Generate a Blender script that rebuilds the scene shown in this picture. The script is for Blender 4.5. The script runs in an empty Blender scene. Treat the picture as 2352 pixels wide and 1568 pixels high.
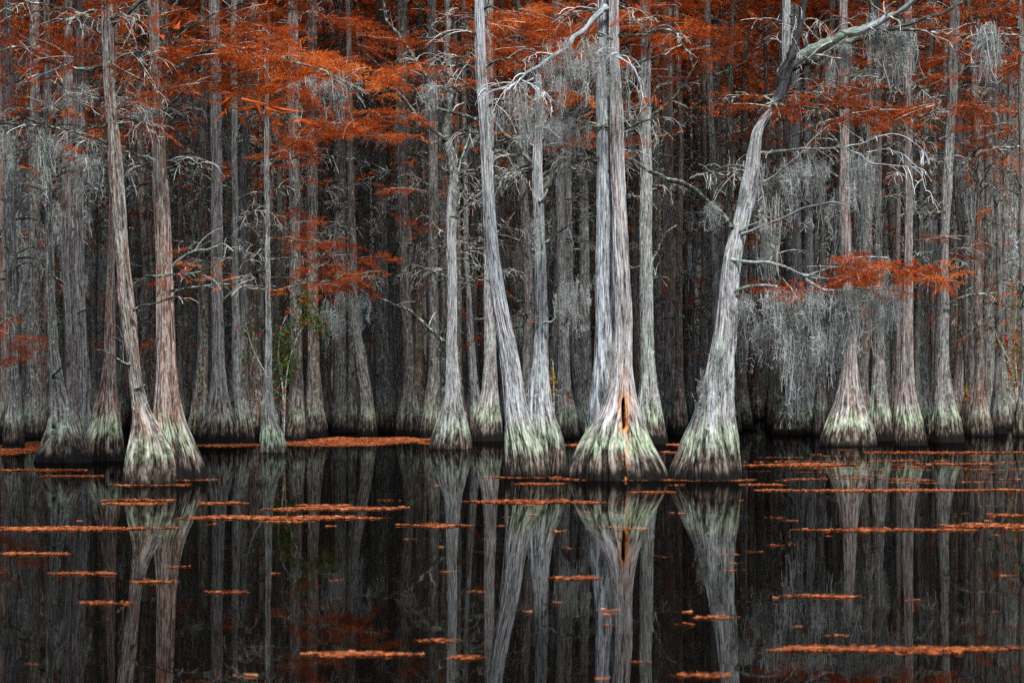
import bpy, math, random
import numpy as np
C = bpy.context.scene.collection
RNG = np.random.default_rng(7)
random.seed(7)

# ------------------------------------------------------------------ camera constants (a level 100 mm view over the water)
FPX, CX, HY, CAMH = 6533.0, 1176.0, 864.0, 1.7
def ddepth(y):                      # distance of a water-level point seen at picture row y
    return FPX * CAMH / (y - HY)
def px(x, y, d):                    # picture point at distance d -> world
    return np.array(((x - CX) * d / FPX, d, CAMH - (y - HY) * d / FPX))

# ------------------------------------------------------------------ mesh helpers
def build_mesh(name, V, F4=None, F3=None, attrs=None, smooth=True):
    me = bpy.data.meshes.new(name)
    V = np.ascontiguousarray(V, dtype=np.float32)
    n4 = 0 if F4 is None else len(F4); n3 = 0 if F3 is None else len(F3)
    me.vertices.add(len(V)); me.vertices.foreach_set('co', V.ravel())
    loops = []
    if n4: loops.append(np.asarray(F4, dtype=np.int32).ravel())
    if n3: loops.append(np.asarray(F3, dtype=np.int32).ravel())
    loops = np.concatenate(loops)
    me.loops.add(len(loops)); me.loops.foreach_set('vertex_index', loops)
    starts = np.concatenate((np.arange(n4) * 4, n4 * 4 + np.arange(n3) * 3)).astype(np.int32)
    me.polygons.add(n4 + n3); me.polygons.foreach_set('loop_start', starts)
    me.polygons.foreach_set('use_smooth', np.full(n4 + n3, smooth))
    if attrs:
        for k, (typ, arr) in attrs.items():
            a = me.attributes.new(k, typ, 'POINT')
            arr = np.ascontiguousarray(arr, dtype=np.float32).ravel()
            a.data.foreach_set('vector' if typ == 'FLOAT_VECTOR' else 'value', arr)
    me.update(calc_edges=True)
    return me

def obj(name, me, mat=None, parent=None, loc=None):
    if mat is not None and len(me.materials) == 0: me.materials.append(mat)
    o = bpy.data.objects.new(name, me); C.objects.link(o)
    if parent is not None: o.parent = parent
    if loc is not None: o.location = loc
    return o

def tag(o, label=None, cat=None, group=None, kind=None):
    if label: o['label'] = label
    if cat: o['category'] = cat
    if group: o['group'] = group
    if kind: o['kind'] = kind
    return o

def thing(name, label, cat, loc=(0, 0, 0), group=None):
    o = bpy.data.objects.new(name, None); C.objects.link(o)
    o.location = loc; o.empty_display_size = .2
    return tag(o, label, cat, group)

def vnoise(u, v, pu, seed):         # value noise, periodic in u with period pu
    r = np.random.default_rng(seed)
    nv = int(np.max(v)) + 4 - int(np.floor(np.min(v)))
    T = r.random((pu, nv)).astype(np.float32)
    v = v - np.floor(np.min(v))
    iu = np.floor(u).astype(int); iv = np.floor(v).astype(int)
    fu = u - iu; fv = v - iv
    fu = fu * fu * (3 - 2 * fu); fv = fv * fv * (3 - 2 * fv)
    a = T[iu % pu, iv]; b = T[(iu + 1) % pu, iv]; c = T[iu % pu, iv + 1]; d = T[(iu + 1) % pu, iv + 1]
    return (a * (1 - fu) + b * fu) * (1 - fv) + (c * (1 - fu) + d * fu) * fv

def sstep(a, b, x):
    t = np.clip((x - a) / (b - a), 0, 1); return t * t * (3 - 2 * t)

def pchip(x, y, xi):                # monotone cubic
    x = np.asarray(x, float); y = np.asarray(y, float)
    h = np.diff(x); dl = np.diff(y) / h
    m = np.zeros_like(y); m[0] = dl[0]; m[-1] = dl[-1]
    for i in range(1, len(x) - 1):
        if dl[i-1] * dl[i] <= 0: m[i] = 0
        else:
            w1 = 2*h[i] + h[i-1]; w2 = h[i] + 2*h[i-1]
            m[i] = (w1 + w2) / (w1 / dl[i-1] + w2 / dl[i])
    k = np.clip(np.searchsorted(x, xi) - 1, 0, len(x) - 2)
    t = (xi - x[k]) / h[k]
    t2 = t*t; t3 = t2*t
    return (2*t3-3*t2+1)*y[k] + (t3-2*t2+t)*h[k]*m[k] + (-2*t3+3*t2)*y[k+1] + (t3-t2)*h[k]*m[k+1]

def cubic(P, n):                    # smooth resample of a polyline
    P = np.asarray(P, float)
    s = np.concatenate(([0], np.cumsum(np.linalg.norm(np.diff(P, axis=0), axis=1))))
    if s[-1] == 0: s[-1] = 1e-6
    q = np.linspace(0, s[-1], n)
    if len(P) == 2: return np.stack([np.interp(q, s, P[:, i]) for i in range(P.shape[1])], 1)
    m = np.zeros_like(P)
    m[1:-1] = (P[2:] - P[:-2]) / (s[2:] - s[:-2])[:, None]
    m[0] = (P[1] - P[0]) / (s[1] - s[0]); m[-1] = (P[-1] - P[-2]) / (s[-1] - s[-2])
    k = np.clip(np.searchsorted(s, q) - 1, 0, len(P) - 2); h = (s[k+1] - s[k])[:, None]; t = ((q - s[k]))[:, None] / h
    t2 = t*t; t3 = t2*t
    return (2*t3-3*t2+1)*P[k] + (t3-2*t2+t)*h*m[k] + (-2*t3+3*t2)*P[k+1] + (t3-t2)*h*m[k+1]

def tubes(P, R, k):                 # P (N,n,3), R (N,n) -> V, F4, bark vec
    N, n, _ = P.shape
    T = np.gradient(P, axis=1); T /= np.linalg.norm(T, axis=2, keepdims=True) + 1e-9
    ref = np.tile(np.array((0.31, 0.17, 0.93)), (N, n, 1))
    A = np.cross(T, ref); A /= np.linalg.norm(A, axis=2, keepdims=True) + 1e-9
    B = np.cross(T, A)
    th = np.arange(k) * 2 * math.pi / k
    V = P[:, :, None, :] + R[:, :, None, None] * (np.cos(th)[None, None, :, None] * A[:, :, None, :] + np.sin(th)[None, None, :, None] * B[:, :, None, :])
    ln = np.concatenate((np.zeros((N, 1)), np.cumsum(np.linalg.norm(np.diff(P, axis=1), axis=2), axis=1)), 1)
    bk = np.zeros((N, n, k, 3)); r0 = R[:, :1, None]
    bk[..., 0] = np.cos(th)[None, None] * r0 + np.arange(N)[:, None, None] * 3.7; bk[..., 1] = np.sin(th)[None, None] * r0; bk[..., 2] = ln[:, :, None] + 3.0
    idx = np.arange(N * n * k).reshape(N, n, k)
    a = idx[:, :-1, :]; b = np.roll(a, -1, axis=2); d = idx[:, 1:, :]; c = np.roll(d, -1, axis=2)
    F = np.stack((a, b, c, d), -1).reshape(-1, 4)
    return V.reshape(-1, 3), F, bk.reshape(-1, 3)

# ------------------------------------------------------------------ materials
class NT:
    def __init__(s, name):
        s.m = bpy.data.materials.new(name); s.m.use_nodes = True
        s.t = s.m.node_tree; s.t.nodes.clear()
    def n(s, typ, **kw):
        nd = s.t.nodes.new(typ)
        for k, v in kw.items():
            if k == 'inp':
                for a, b in v.items():
                    if hasattr(b, 'is_output'): s.t.links.new(b, nd.inputs[a])
                    else: nd.inputs[a].default_value = b
            else: setattr(nd, k, v)
        return nd
    def math(s, op, a, b=0.0, clamp=False):
        nd = s.n('ShaderNodeMath', operation=op, use_clamp=clamp, inp={0: a, 1: b}); return nd.outputs[0]
    def ramp(s, fac, stops):
        nd = s.n('ShaderNodeValToRGB', inp={0: fac}); cr = nd.color_ramp
        while len(cr.elements) < len(stops): cr.elements.new(0.5)
        for e, (p, c) in zip(cr.elements, stops):
            e.position = p; e.color = (c, c, c, 1) if not hasattr(c, '__len__') else (*c, 1)
        return nd.outputs[0]
    def mix(s, f, a, b, bt='MIX'):
        nd = s.n('ShaderNodeMix', data_type='RGBA', blend_type=bt)
        for i, v in ((0, f), (6, a), (7, b)):
            if hasattr(v, 'is_output'): s.t.links.new(v, nd.inputs[i])
            else: nd.inputs[i].default_value = v if i == 0 else (*v, 1)
        return nd.outputs[2]
    def maprange(s, v, a, b, c=0.0, d=1.0):
        return s.n('ShaderNodeMapRange', interpolation_type='SMOOTHSTEP', inp={0: v, 1: a, 2: b, 3: c, 4: d}).outputs[0]
    def noise(s, vec, scale, detail=3, rough=0.55, dist=0.0):
        return s.n('ShaderNodeTexNoise', inp={'Vector': vec, 'Scale': scale, 'Detail': detail, 'Roughness': rough, 'Distortion': dist}).outputs[0]
    def scalev(s, vec, sc):
        return s.n('ShaderNodeMapping', inp={0: vec, 3: sc}).outputs[0]
    def attr(s, name, typ='GEOMETRY'):
        return s.n('ShaderNodeAttribute', attribute_type=typ, attribute_name=name)

def bark_material(name, far=False, branch=False):
    t = NT(name)
    vec = t.attr('bark').outputs['Vector']
    info = t.n('ShaderNodeObjectInfo').outputs['Random']
    off = t.n('ShaderNodeCombineXYZ', inp={0: t.math('MULTIPLY', info, 37.0), 1: t.math('MULTIPLY', info, 11.0), 2: 0.0}).outputs[0]
    v2 = t.n('ShaderNodeVectorMath', operation='ADD', inp={0: vec, 1: off}).outputs[0]
    z = t.n('ShaderNodeSeparateXYZ', inp={0: vec}).outputs[2]
    red = t.attr('redness', 'OBJECT').outputs['Fac']
    whi = t.attr('paleness', 'OBJECT').outputs['Fac']
    lic = t.attr('lichen', 'OBJECT').outputs['Fac']
    strands = t.noise(t.scalev(v2, (44, 44, 2.4)), 1.0, 4, 0.6, 0.5)
    fine = t.noise(t.scalev(v2, (110, 110, 9)), 1.0, 3, 0.6)
    broad = t.noise(t.scalev(v2, (7, 7, 0.9)), 1.0, 3, 0.5)
    plates = t.noise(t.scalev(v2, (18, 18, 3.6)), 1.0, 3, 0.6, 0.4)
    f = t.math('ADD', t.math('MULTIPLY', strands, 0.50), t.math('ADD', t.math('MULTIPLY', fine, 0.33), t.math('MULTIPLY', plates, 0.17)))
    dk = 0.26 if branch else (0.58 if far else 0.80)  # far bark is darkened as if standing deeper in forest shade
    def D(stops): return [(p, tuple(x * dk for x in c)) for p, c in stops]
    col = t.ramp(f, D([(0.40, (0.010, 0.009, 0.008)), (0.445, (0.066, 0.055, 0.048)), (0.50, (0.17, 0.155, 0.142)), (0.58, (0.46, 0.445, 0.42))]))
    rcol = t.ramp(f, D([(0.40, (0.012, 0.005, 0.004)), (0.445, (0.092, 0.032, 0.019)), (0.505, (0.215, 0.088, 0.056)), (0.585, (0.50, 0.36, 0.30))]))
    rm = t.math('MULTIPLY', red, t.maprange(broad, 0.36, 0.6, 0.15, 1.0), True)
    col = t.mix(rm, col, rcol)
    pw = t.math('MULTIPLY', whi, t.maprange(broad, 0.62, 0.38, 0.45, 0.85), True)
    pw = t.math('MULTIPLY', pw, t.maprange(z, 0.45, 1.5, 0.30, 1.0))
    pc = t.ramp(f, [(0.39, (0.045, 0.044, 0.047)), (0.43, (0.16, 0.16, 0.168)), (0.49, (0.42, 0.42, 0.432)), (0.575, (0.76, 0.75, 0.75))])
    pt = t.mix(red, (0.84, 0.93, 1.0), (1.0, 0.82, 0.74))
    col = t.mix(pw, col, t.mix(1.0, pc, pt, 'MULTIPLY'))
    ln = t.noise(t.scalev(v2, (13, 13, 8)), 1.0, 5, 0.68)
    lm = t.math('MULTIPLY', t.maprange(ln, 0.52 if branch else 0.54, 0.57 if branch else 0.60), lic, True)
    lcol = t.ramp(t.noise(t.scalev(v2, (22, 22, 14)), 1.0, 3), [(0.38, (0.10, 0.125, 0.08)), (0.5, (0.36, 0.42, 0.33)), (0.62, (0.66, 0.69, 0.60))])
    col = t.mix(lm, col, lcol)
    col = t.mix(t.math('MULTIPLY', t.maprange(t.noise(v2, 2.3, 2), 0.4, 0.65), t.math('MULTIPLY', lic, 0.6)), col, t.mix(1.0, col, (0.50, 0.66, 0.46), 'MULTIPLY'))
    if not branch:
        z = t.math('ADD', z, t.math('ADD', t.attr('stain', 'OBJECT').outputs['Fac'], t.math('MULTIPLY', t.math('SUBTRACT', info, 0.5), 0.16)))
        strk = t.noise(t.scalev(v2, (20, 20, 0.5)), 1.0, 4, 0.65)
        wob = t.math('ADD', z, t.math('MULTIPLY', t.math('SUBTRACT', strk, 0.5), 1.1))
        band = t.math('MULTIPLY', t.maprange(wob, 0.40, 0.56), t.maprange(wob, 0.62, 1.10, 1.0, 0.0))
        band = t.math('MULTIPLY', band, t.math('MULTIPLY', t.maprange(broad, 0.38, 0.56, 0.5, 1.0), t.attr('algae', 'OBJECT').outputs['Fac']), True)
        acol = t.ramp(f, [(0.41, (0.018, 0.024, 0.013)), (0.455, (0.10, 0.135, 0.07)), (0.51, (0.26, 0.32, 0.215)), (0.585, (0.48, 0.56, 0.42))])
        col = t.mix(band, col, acol)
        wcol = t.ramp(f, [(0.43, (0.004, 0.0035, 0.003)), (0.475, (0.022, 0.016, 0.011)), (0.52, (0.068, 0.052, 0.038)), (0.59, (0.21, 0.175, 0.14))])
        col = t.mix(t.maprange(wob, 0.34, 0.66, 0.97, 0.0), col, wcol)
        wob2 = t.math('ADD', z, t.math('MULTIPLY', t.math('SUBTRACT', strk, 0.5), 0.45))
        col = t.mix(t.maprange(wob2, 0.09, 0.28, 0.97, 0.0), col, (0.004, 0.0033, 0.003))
        wood_and_shade = t.attr('wood_and_shade').outputs['Fac']
        wc = t.ramp(t.noise(t.scalev(vec, (60, 60, 9)), 1.0, 4), [(0.35, (0.15, 0.04, 0.010)), (0.5, (0.46, 0.16, 0.035)), (0.65, (0.70, 0.36, 0.12))])
        col = t.mix(t.math('MINIMUM', wood_and_shade, 1.0), col, wc)
        col = t.mix(t.maprange(wood_and_shade, 1.2, 1.8), col, (0.012, 0.007, 0.005))  # hollow interior painted near-black, shade of the recess put into the colour
    h = t.math('ADD', t.math('MULTIPLY', strands, 0.7), t.math('MULTIPLY', fine, 0.3))
    bump = t.n('ShaderNodeBump', inp={'Strength': 1.0, 'Distance': 0.032, 'Height': h})
    bs = t.n('ShaderNodeBsdfPrincipled', inp={'Base Color': col, 'Roughness': 0.88, 'Normal': bump.outputs[0]})
    bs.inputs['Specular IOR Level'].default_value = 0.15
    t.n('ShaderNodeOutputMaterial', inp={0: bs.outputs[0]})
    return t.m

def leafy(name, stops, trans=0.35, rough=0.7, attrname='tone', shimmer=True):
    t = NT(name)
    tone = t.attr(attrname).outputs['Fac']
    rnd = t.n('ShaderNodeObjectInfo').outputs['Random']
    geo = t.n('ShaderNodeNewGeometry').outputs['Random Per Island'] if shimmer else tone
    f = t.math('ADD', t.math('MULTIPLY', tone, 0.6), t.math('ADD', t.math('MULTIPLY', geo, 0.28), t.math('MULTIPLY', rnd, 0.12)), True)
    col = t.ramp(f, stops)
    d = t.n('ShaderNodeBsdfDiffuse', inp={0: col})
    tr = t.n('ShaderNodeBsdfTranslucent', inp={0: col})
    mx = t.n('ShaderNodeMixShader', inp={0: trans, 1: d.outputs[0], 2: tr.outputs[0]})
    t.n('ShaderNodeOutputMaterial', inp={0: mx.outputs[0]})
    return t.m

M_BARK = bark_material('cypress_bark')
M_FARBARK = bark_material('cypress_bark_far_shaded', far=True)  # darker copy for mossy distant trees, forest shade put into the colour
M_LIMB = bark_material('cypress_limb_bark', branch=True)
def twig_material(name, stops):
    t = NT(name)
    vec = t.attr('bark').outputs['Vector']
    n = t.noise(vec, 9.0, 3, 0.6)
    col = t.ramp(n, stops)
    bs = t.n('ShaderNodeBsdfPrincipled', inp={'Base Color': col, 'Roughness': 0.9}); bs.inputs['Specular IOR Level'].default_value = 0.1
    t.n('ShaderNodeOutputMaterial', inp={0: bs.outputs[0]})
    return t.m
M_TWIG = twig_material('grey_twig', [(0.35, (0.10, 0.085, 0.075)), (0.5, (0.30, 0.29, 0.26)), (0.65, (0.58, 0.60, 0.53))])
M_WTWIG = twig_material('bleached_twig', [(0.35, (0.40, 0.39, 0.38)), (0.5, (0.68, 0.68, 0.67)), (0.65, (0.85, 0.85, 0.84))])
M_NEEDLE = leafy('russet_needles', [(0.05, (0.09, 0.016, 0.006)), (0.35, (0.30, 0.052, 0.012)), (0.6, (0.64, 0.125, 0.022)), (0.85, (0.82, 0.27, 0.07))], 0.45)
M_CATKIN = leafy('cypress_catkins', [(0.1, (0.10, 0.05, 0.010)), (0.5, (0.22, 0.11, 0.018)), (0.9, (0.32, 0.17, 0.03))], 0.2)
M_MOSS = leafy('spanish_moss_grey', [(0.05, (0.11, 0.115, 0.095)), (0.4, (0.28, 0.295, 0.265)), (0.7, (0.46, 0.48, 0.455)), (0.95, (0.62, 0.64, 0.62))], 0.3)
M_MAT = leafy('fallen_needles', [(0.10, (0.055, 0.020, 0.010)), (0.32, (0.26, 0.068, 0.026)), (0.62, (0.46, 0.138, 0.05)), (0.95, (0.62, 0.27, 0.12))], 0.15)
M_GREEN = leafy('holly_leaf', [(0.05, (0.018, 0.035, 0.008)), (0.5, (0.06, 0.11, 0.025)), (0.95, (0.13, 0.19, 0.05))], 0.35)
M_YELLOW = leafy('autumn_leaf', [(0.05, (0.06, 0.09, 0.015)), (0.5, (0.25, 0.17, 0.02)), (0.95, (0.42, 0.13, 0.02))], 0.4)
M_BERRY = leafy('red_leaf', [(0.05, (0.25, 0.01, 0.01)), (0.95, (0.55, 0.03, 0.02))], 0.25)

def water_material():
    t = NT('swamp_water')
    pos = t.n('ShaderNodeNewGeometry').outputs['Position']
    n1 = t.noise(t.scalev(pos, (1.6, 0.9, 1)), 1.0, 2)
    n2 = t.noise(t.scalev(pos, (7.0, 4.0, 1)), 1.0, 2)
    h = t.math('ADD', n1, t.math('MULTIPLY', n2, 0.12))
    bump = t.n('ShaderNodeBump', inp={'Strength': 0.05, 'Distance': 0.012, 'Height': h})
    # black tannin-stained water with its glossy colour darkened to dim the reflections
    fr = t.n('ShaderNodeFresnel', inp={'IOR': 1.27, 'Normal': bump.outputs[0]})
    refl_dim = t.maprange(t.noise(t.scalev(pos, (0.5, 0.16, 1)), 1.0, 4, 0.6), 0.35, 0.65, 0.35, 0.44)
    gc = t.n('ShaderNodeCombineXYZ', inp={0: refl_dim, 1: refl_dim, 2: refl_dim}).outputs[0]
    gl = t.n('ShaderNodeBsdfGlossy', inp={'Color': gc, 'Roughness': 0.015, 'Normal': bump.outputs[0]})
    df = t.n('ShaderNodeBsdfDiffuse', inp={'Color': (0.003, 0.0022, 0.0015, 1)})
    mx = t.n('ShaderNodeMixShader', inp={0: fr.outputs[0], 1: df.outputs[0], 2: gl.outputs[0]})
    t.n('ShaderNodeOutputMaterial', inp={0: mx.outputs[0]})
    return t.m
M_WATER = water_material()

# ------------------------------------------------------------------ water
bx = 400.0
tag(obj('water', build_mesh('water', np.array(((-bx, -60, 0), (bx, -60, 0), (bx, 620, 0), (-bx, 620, 0))), F4=[(0, 1, 2, 3)], smooth=False), M_WATER), kind='structure')

# ------------------------------------------------------------------ trunks
def trunk_mesh(name, rows, d, ztop, seed, nth=200, fold=0.10, dz0=0.03, top_taper=0.6, bulge=0, hollow=None, yoff=0.0, zmin=-0.3, lean_y=0.0, wob=0.01, twist=0.0):
    """rows: (row y, left, right) in picture units at distance d, from top to waterline."""
    rows = sorted(rows, key=lambda r: r[0], reverse=True)
    r0 = (rows[0][2] - rows[0][1]) / 2 * d / FPX
    dc = d + r0 * 0.9 + yoff
    zs = np.array([CAMH - (r[0] - HY) * d / FPX for r in rows]); zs[0] = 0.0 if abs(zs[0]) < 0.25 else zs[0]
    xs = np.array([((r[1] + r[2]) / 2 - CX) * dc / FPX for r in rows])
    rs = np.array([(r[2] - r[1]) / 2 * dc / FPX for r in rows]) * 1.01; rs[:4] *= 1.025
    if zs[-1] < ztop - 0.3:
        sl = (xs[-1] - xs[-2]) / max(zs[-1] - zs[-2], 0.3); sl = np.clip(sl, -0.12, 0.12)
        zs = np.append(zs, ztop); xs = np.append(xs, xs[-1] + sl * (ztop - zs[-2]) * 0.5); rs = np.append(rs, rs[-1] * top_taper)
    zs = np.insert(zs, 0, zs[0] - 0.4); xs = np.insert(xs, 0, xs[0]); rs = np.insert(rs, 0, rs[0] * 1.03)
    return trunk_core(name, zs, xs, rs, dc, ztop, seed, nth, fold, dz0, hollow, zmin, lean_y, wob, twist)

def trunk_core(name, zs, xs, rs, dc, ztop, seed, nth, fold, dz0, hollow=None, zmin=-0.3, lean_y=0.0, wob=0.01, twist=0.0):
    z = np.concatenate((np.arange(max(zmin, zs[0]), 1.6, dz0), np.arange(1.6, min(8.6, ztop), dz0 * 2), np.arange(8.6, ztop, 0.4)))
    z = z[z < zs[-1]]
    R = pchip(zs, rs, z); X = pchip(zs, xs, z); r_mid = float(np.median(rs[1:]))
    rr = np.random.default_rng(seed)
    X = X + wob * np.interp(z, np.arange(-1, 40, 0.9), rr.normal(size=46)) * sstep(0.3, 2, z)
    Y = lean_y * z + wob * 2 * np.interp(z, np.arange(-1, 40, 1.1), rr.normal(size=38)) * sstep(0.3, 2, z)
    th = np.arange(nth) / nth * 2 * math.pi
    Z, TH = np.meshgrid(z, th, indexing='ij'); U = TH / (2 * math.pi)
    U = (U + twist * Z / 10) % 1.0
    Rg = np.repeat(R[:, None], nth, 1)
    flare = np.clip((Rg / r_mid - 1.05) / 0.9, 0, 1)
    nb = 9; b = vnoise(U * nb, Z * 0.25, nb, seed + 1) - 0.5
    nf = int(np.clip(round(2 * math.pi * r_mid / 0.085), 14, 24)); 
    shift = vnoise(U * 7, Z * 0.9, 7, seed + 9) * 0.9
    f1 = vnoise((U * nf + shift) % nf, Z * 0.55, nf, seed + 2)
    n2 = int(np.clip(round(2 * math.pi * r_mid / 0.024), 40, 84))
    f2 = vnoise((U * n2 + shift * 2.2) % n2, Z * 0.75, n2, seed + 3)
    f3 = vnoise((U * n2 * 2) % (n2 * 2), Z * 3.5, n2 * 2, seed + 4) if nth > 120 else 0.5
    ridge = 1 - np.abs(2 * f1 - 1)
    groove = np.clip(1 - 4.0 * np.abs(2 * f2 - 1), 0, 1)
    disp = Rg * (fold * (0.22 + 1.5 * flare) * b * 1.5) + Rg * (ridge - 0.6) * fold * (0.16 + 0.95 * flare) - groove * (0.020 + 0.075 * flare * Rg) + (f2 - 0.5) * 0.012 + (f3 - 0.5) * 0.016
    Rg = Rg + disp
    wood_and_shade = np.zeros_like(Rg)
    dx = np.cos(TH); dy = np.sin(TH)
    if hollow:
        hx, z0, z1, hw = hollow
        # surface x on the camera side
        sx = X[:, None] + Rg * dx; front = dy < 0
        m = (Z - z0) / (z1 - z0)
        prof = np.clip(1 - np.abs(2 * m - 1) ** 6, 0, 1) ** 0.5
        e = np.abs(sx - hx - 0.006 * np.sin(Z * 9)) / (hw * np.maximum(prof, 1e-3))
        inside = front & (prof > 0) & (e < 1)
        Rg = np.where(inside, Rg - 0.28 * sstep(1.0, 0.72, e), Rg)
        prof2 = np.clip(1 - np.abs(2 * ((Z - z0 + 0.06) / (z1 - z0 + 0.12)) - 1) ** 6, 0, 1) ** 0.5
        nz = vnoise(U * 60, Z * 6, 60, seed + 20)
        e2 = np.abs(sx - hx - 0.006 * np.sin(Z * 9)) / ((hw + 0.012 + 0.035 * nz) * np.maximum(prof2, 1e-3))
        wood_and_shade = np.where(front & (prof2 > 0), sstep(1.25, 0.7, e2), 0) * (0.5 + 0.5 * nz)
        tr = np.abs(sx - hx - 0.02 - 0.02 * np.sin(Z * 5)); 
        trail = front & (Z < z0 + 0.1)
        wood_and_shade = np.maximum(wood_and_shade, np.where(trail, sstep(0.045, 0.012, tr) * (vnoise(U * 200, Z * 26, 200, seed + 22) > 0.63) * .9, 0))
        wood_and_shade = np.maximum(wood_and_shade, np.where(front & (Z >= z1 - 0.1) & (Z < z1 + 0.5), sstep(0.06, 0.01, np.abs(sx - hx)) * 0.8 * nz, 0))
        wood_and_shade = np.where(inside & (e < .92), 2.0, wood_and_shade)  # marks the recess for its painted-in darkness
        wood_and_shade = np.maximum(wood_and_shade, np.where(front & (Z > z0 - .5) & (Z < z1 + 1.0), sstep(0.24, 0.03, np.abs(sx - hx - .03)) * 0.45 * sstep(.40, .8, nz) * sstep(z1 + 1.0, z1, Z), 0))
    V = np.stack((X[:, None] + Rg * dx, dc + Y[:, None] + Rg * dy, Z), -1)
    n = len(z); idx = np.arange(n * nth).reshape(n, nth)
    a = idx[:-1]; b_ = np.roll(a, -1, 1); d_ = idx[1:]; c = np.roll(d_, -1, 1)
    F = np.stack((a, b_, c, d_), -1).reshape(-1, 4)
    UU = U * 2 * math.pi
    bk = np.stack((np.cos(UU) * r_mid, np.sin(UU) * r_mid, Z), -1)
    V = V.reshape(-1, 3); bk = bk.reshape(-1, 3); wd = wood_and_shade.ravel()
    V = np.vstack((V, [[X[-1], dc + Y[-1], z[-1] + R[-1] * .5]])); bk = np.vstack((bk, [[0, 0, z[-1]]])); wd = np.append(wd, 0)
    last = idx[-1]; F3 = np.stack((last, np.roll(last, -1), np.full(nth, len(V) - 1)), -1)
    return build_mesh(name, V, F, F3, {'bark': ('FLOAT_VECTOR', bk), 'wood_and_shade': ('FLOAT', wd)})

def localise(me, base):            # put the mesh origin at the tree's base
    from mathutils import Matrix
    me.transform(Matrix.Translation((-base[0], -base[1], 0)))

# ------------------------------------------------------------------ branches, twigs
def sprout(parents, rng, per_m, lmin, lmax, r_ratio, droop, n=6, up=0.15, spread=1.0, flat=0.7, start=0.15):
    """parents: list of (P (m,3), R (m,)). Side shoots along them -> (P, R) arrays."""
    PP, RR = [], []
    for P, R in parents:
        seg = np.linalg.norm(np.diff(P, axis=0), axis=1); L = seg.sum()
        k = rng.poisson(per_m * L)
        if k == 0: continue
        s = np.concatenate(([0], np.cumsum(seg)))
        q = (start + (1 - start) * rng.random(k)) * L
        base = np.stack([np.interp(q, s, P[:, i]) for i in range(3)], 1)
        r0 = np.interp(q, s, R) * r_ratio * (0.7 + 0.5 * rng.random(k))
        T = np.stack([np.interp(q, s, np.gradient(P[:, i], s)) for i in range(3)], 1)
        rd = rng.normal(size=(k, 3)); rd[:, 2] = rd[:, 2] * flat + up
        D = T * (0.55 + 0.5 * rng.random((k, 1))) + rd * spread * 0.75
        D /= np.linalg.norm(D, axis=1, keepdims=True)
        ln = (lmin + (lmax - lmin) * rng.random(k) ** 1.6) * (1.15 - 0.7 * q / L)
        pts = [base]; cur = base.copy(); dirv = D.copy()
        for i in range(n - 1):
            dirv = dirv + rng.normal(size=(k, 3)) * 0.17; dirv[:, 2] -= droop * (i + 1) / n
            dirv /= np.linalg.norm(dirv, axis=1, keepdims=True)
            cur = cur + dirv * (ln / (n - 1))[:, None]; pts.append(cur.copy())
        PP.append(np.stack(pts, 1)); RR.append(r0[:, None] * np.linspace(1, 0.35, n)[None])
    if not PP: return np.zeros((0, n, 3)), np.zeros((0, n))
    return np.concatenate(PP), np.concatenate(RR)

def unpack(P, R): return [(P[i], R[i]) for i in range(len(P))]

# ------------------------------------------------------------------ needle sprays
def spray_template(rng, L=0.5, nb=9, per=8, nl=0.075, w=0.012):
    tri = []
    for i in range(nb):
        t = (i + 0.6) / nb; side = 1 if i % 2 else -1
        b0 = np.array((L * t, 0, -0.03 * t * t))
        ang = math.radians(rng.uniform(25, 60)) * side
        ln = L * (0.50 - 0.30 * t) * rng.uniform(.7, 1.25)
        dv = np.array((math.cos(ang), math.sin(ang), rng.uniform(-.35, .12)))
        for j in range(per):
            q = (j + rng.random()) / per
            p = b0 + dv * ln * q + np.array((0, 0, -0.10 * ln * q * q))
            dd = dv * 0.7 + rng.normal(size=3) * 0.55; dd /= np.linalg.norm(dd)
            sd = np.cross(dd, rng.normal(size=3)); sd /= np.linalg.norm(sd)
            l = nl * rng.uniform(.6, 1.3)
            tri.append((p - sd * w * .5, p + sd * w * .5, p + dd * l))
    return np.array(tri)            # (n,3,3)
SPR = [spray_template(np.random.default_rng(50 + i)) for i in range(8)]
SPR_FAR = [spray_template(np.random.default_rng(80 + i), 0.8, 7, 5, 0.15, 0.034) for i in range(6)]

def stamp(templates, pos, yaw, pitch, sc, tone, rng):
    """rotated copies of the templates -> V (m,3), F3, tone"""
    Vs, To = [], []
    pick = rng.integers(0, len(templates), len(pos))
    for k, T in enumerate(templates):
        s = np.where(pick == k)[0]
        if len(s) == 0: continue
        P = T.reshape(-1, 3)
        roll = rng.normal(size=len(s)) * 0.35
        cy, sy = np.cos(yaw[s]), np.sin(yaw[s]); cp, sp = np.cos(pitch[s]), np.sin(pitch[s]); cr, sr = np.cos(roll), np.sin(roll)
        x, y, z = P[:, 0], P[:, 1], P[:, 2]
        y1 = y[None] * cr[:, None] - z[None] * sr[:, None]; z1 = y[None] * sr[:, None] + z[None] * cr[:, None]
        x2 = x[None] * cp[:, None] - z1 * sp[:, None]; z2 = x[None] * sp[:, None] + z1 * cp[:, None]
        x3 = x2 * cy[:, None] - y1 * sy[:, None]; y3 = x2 * sy[:, None] + y1 * cy[:, None]
        W = np.stack((x3, y3, z2), -1) * sc[s][:, None, None] + pos[s][:, None, :]
        Vs.append(W.reshape(-1, 3)); To.append(np.repeat(np.clip(tone[s], 0, 1), len(P)))
    V = np.concatenate(Vs); To = np.concatenate(To)
    return V, np.arange(len(V)).reshape(-1, 3), To

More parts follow.
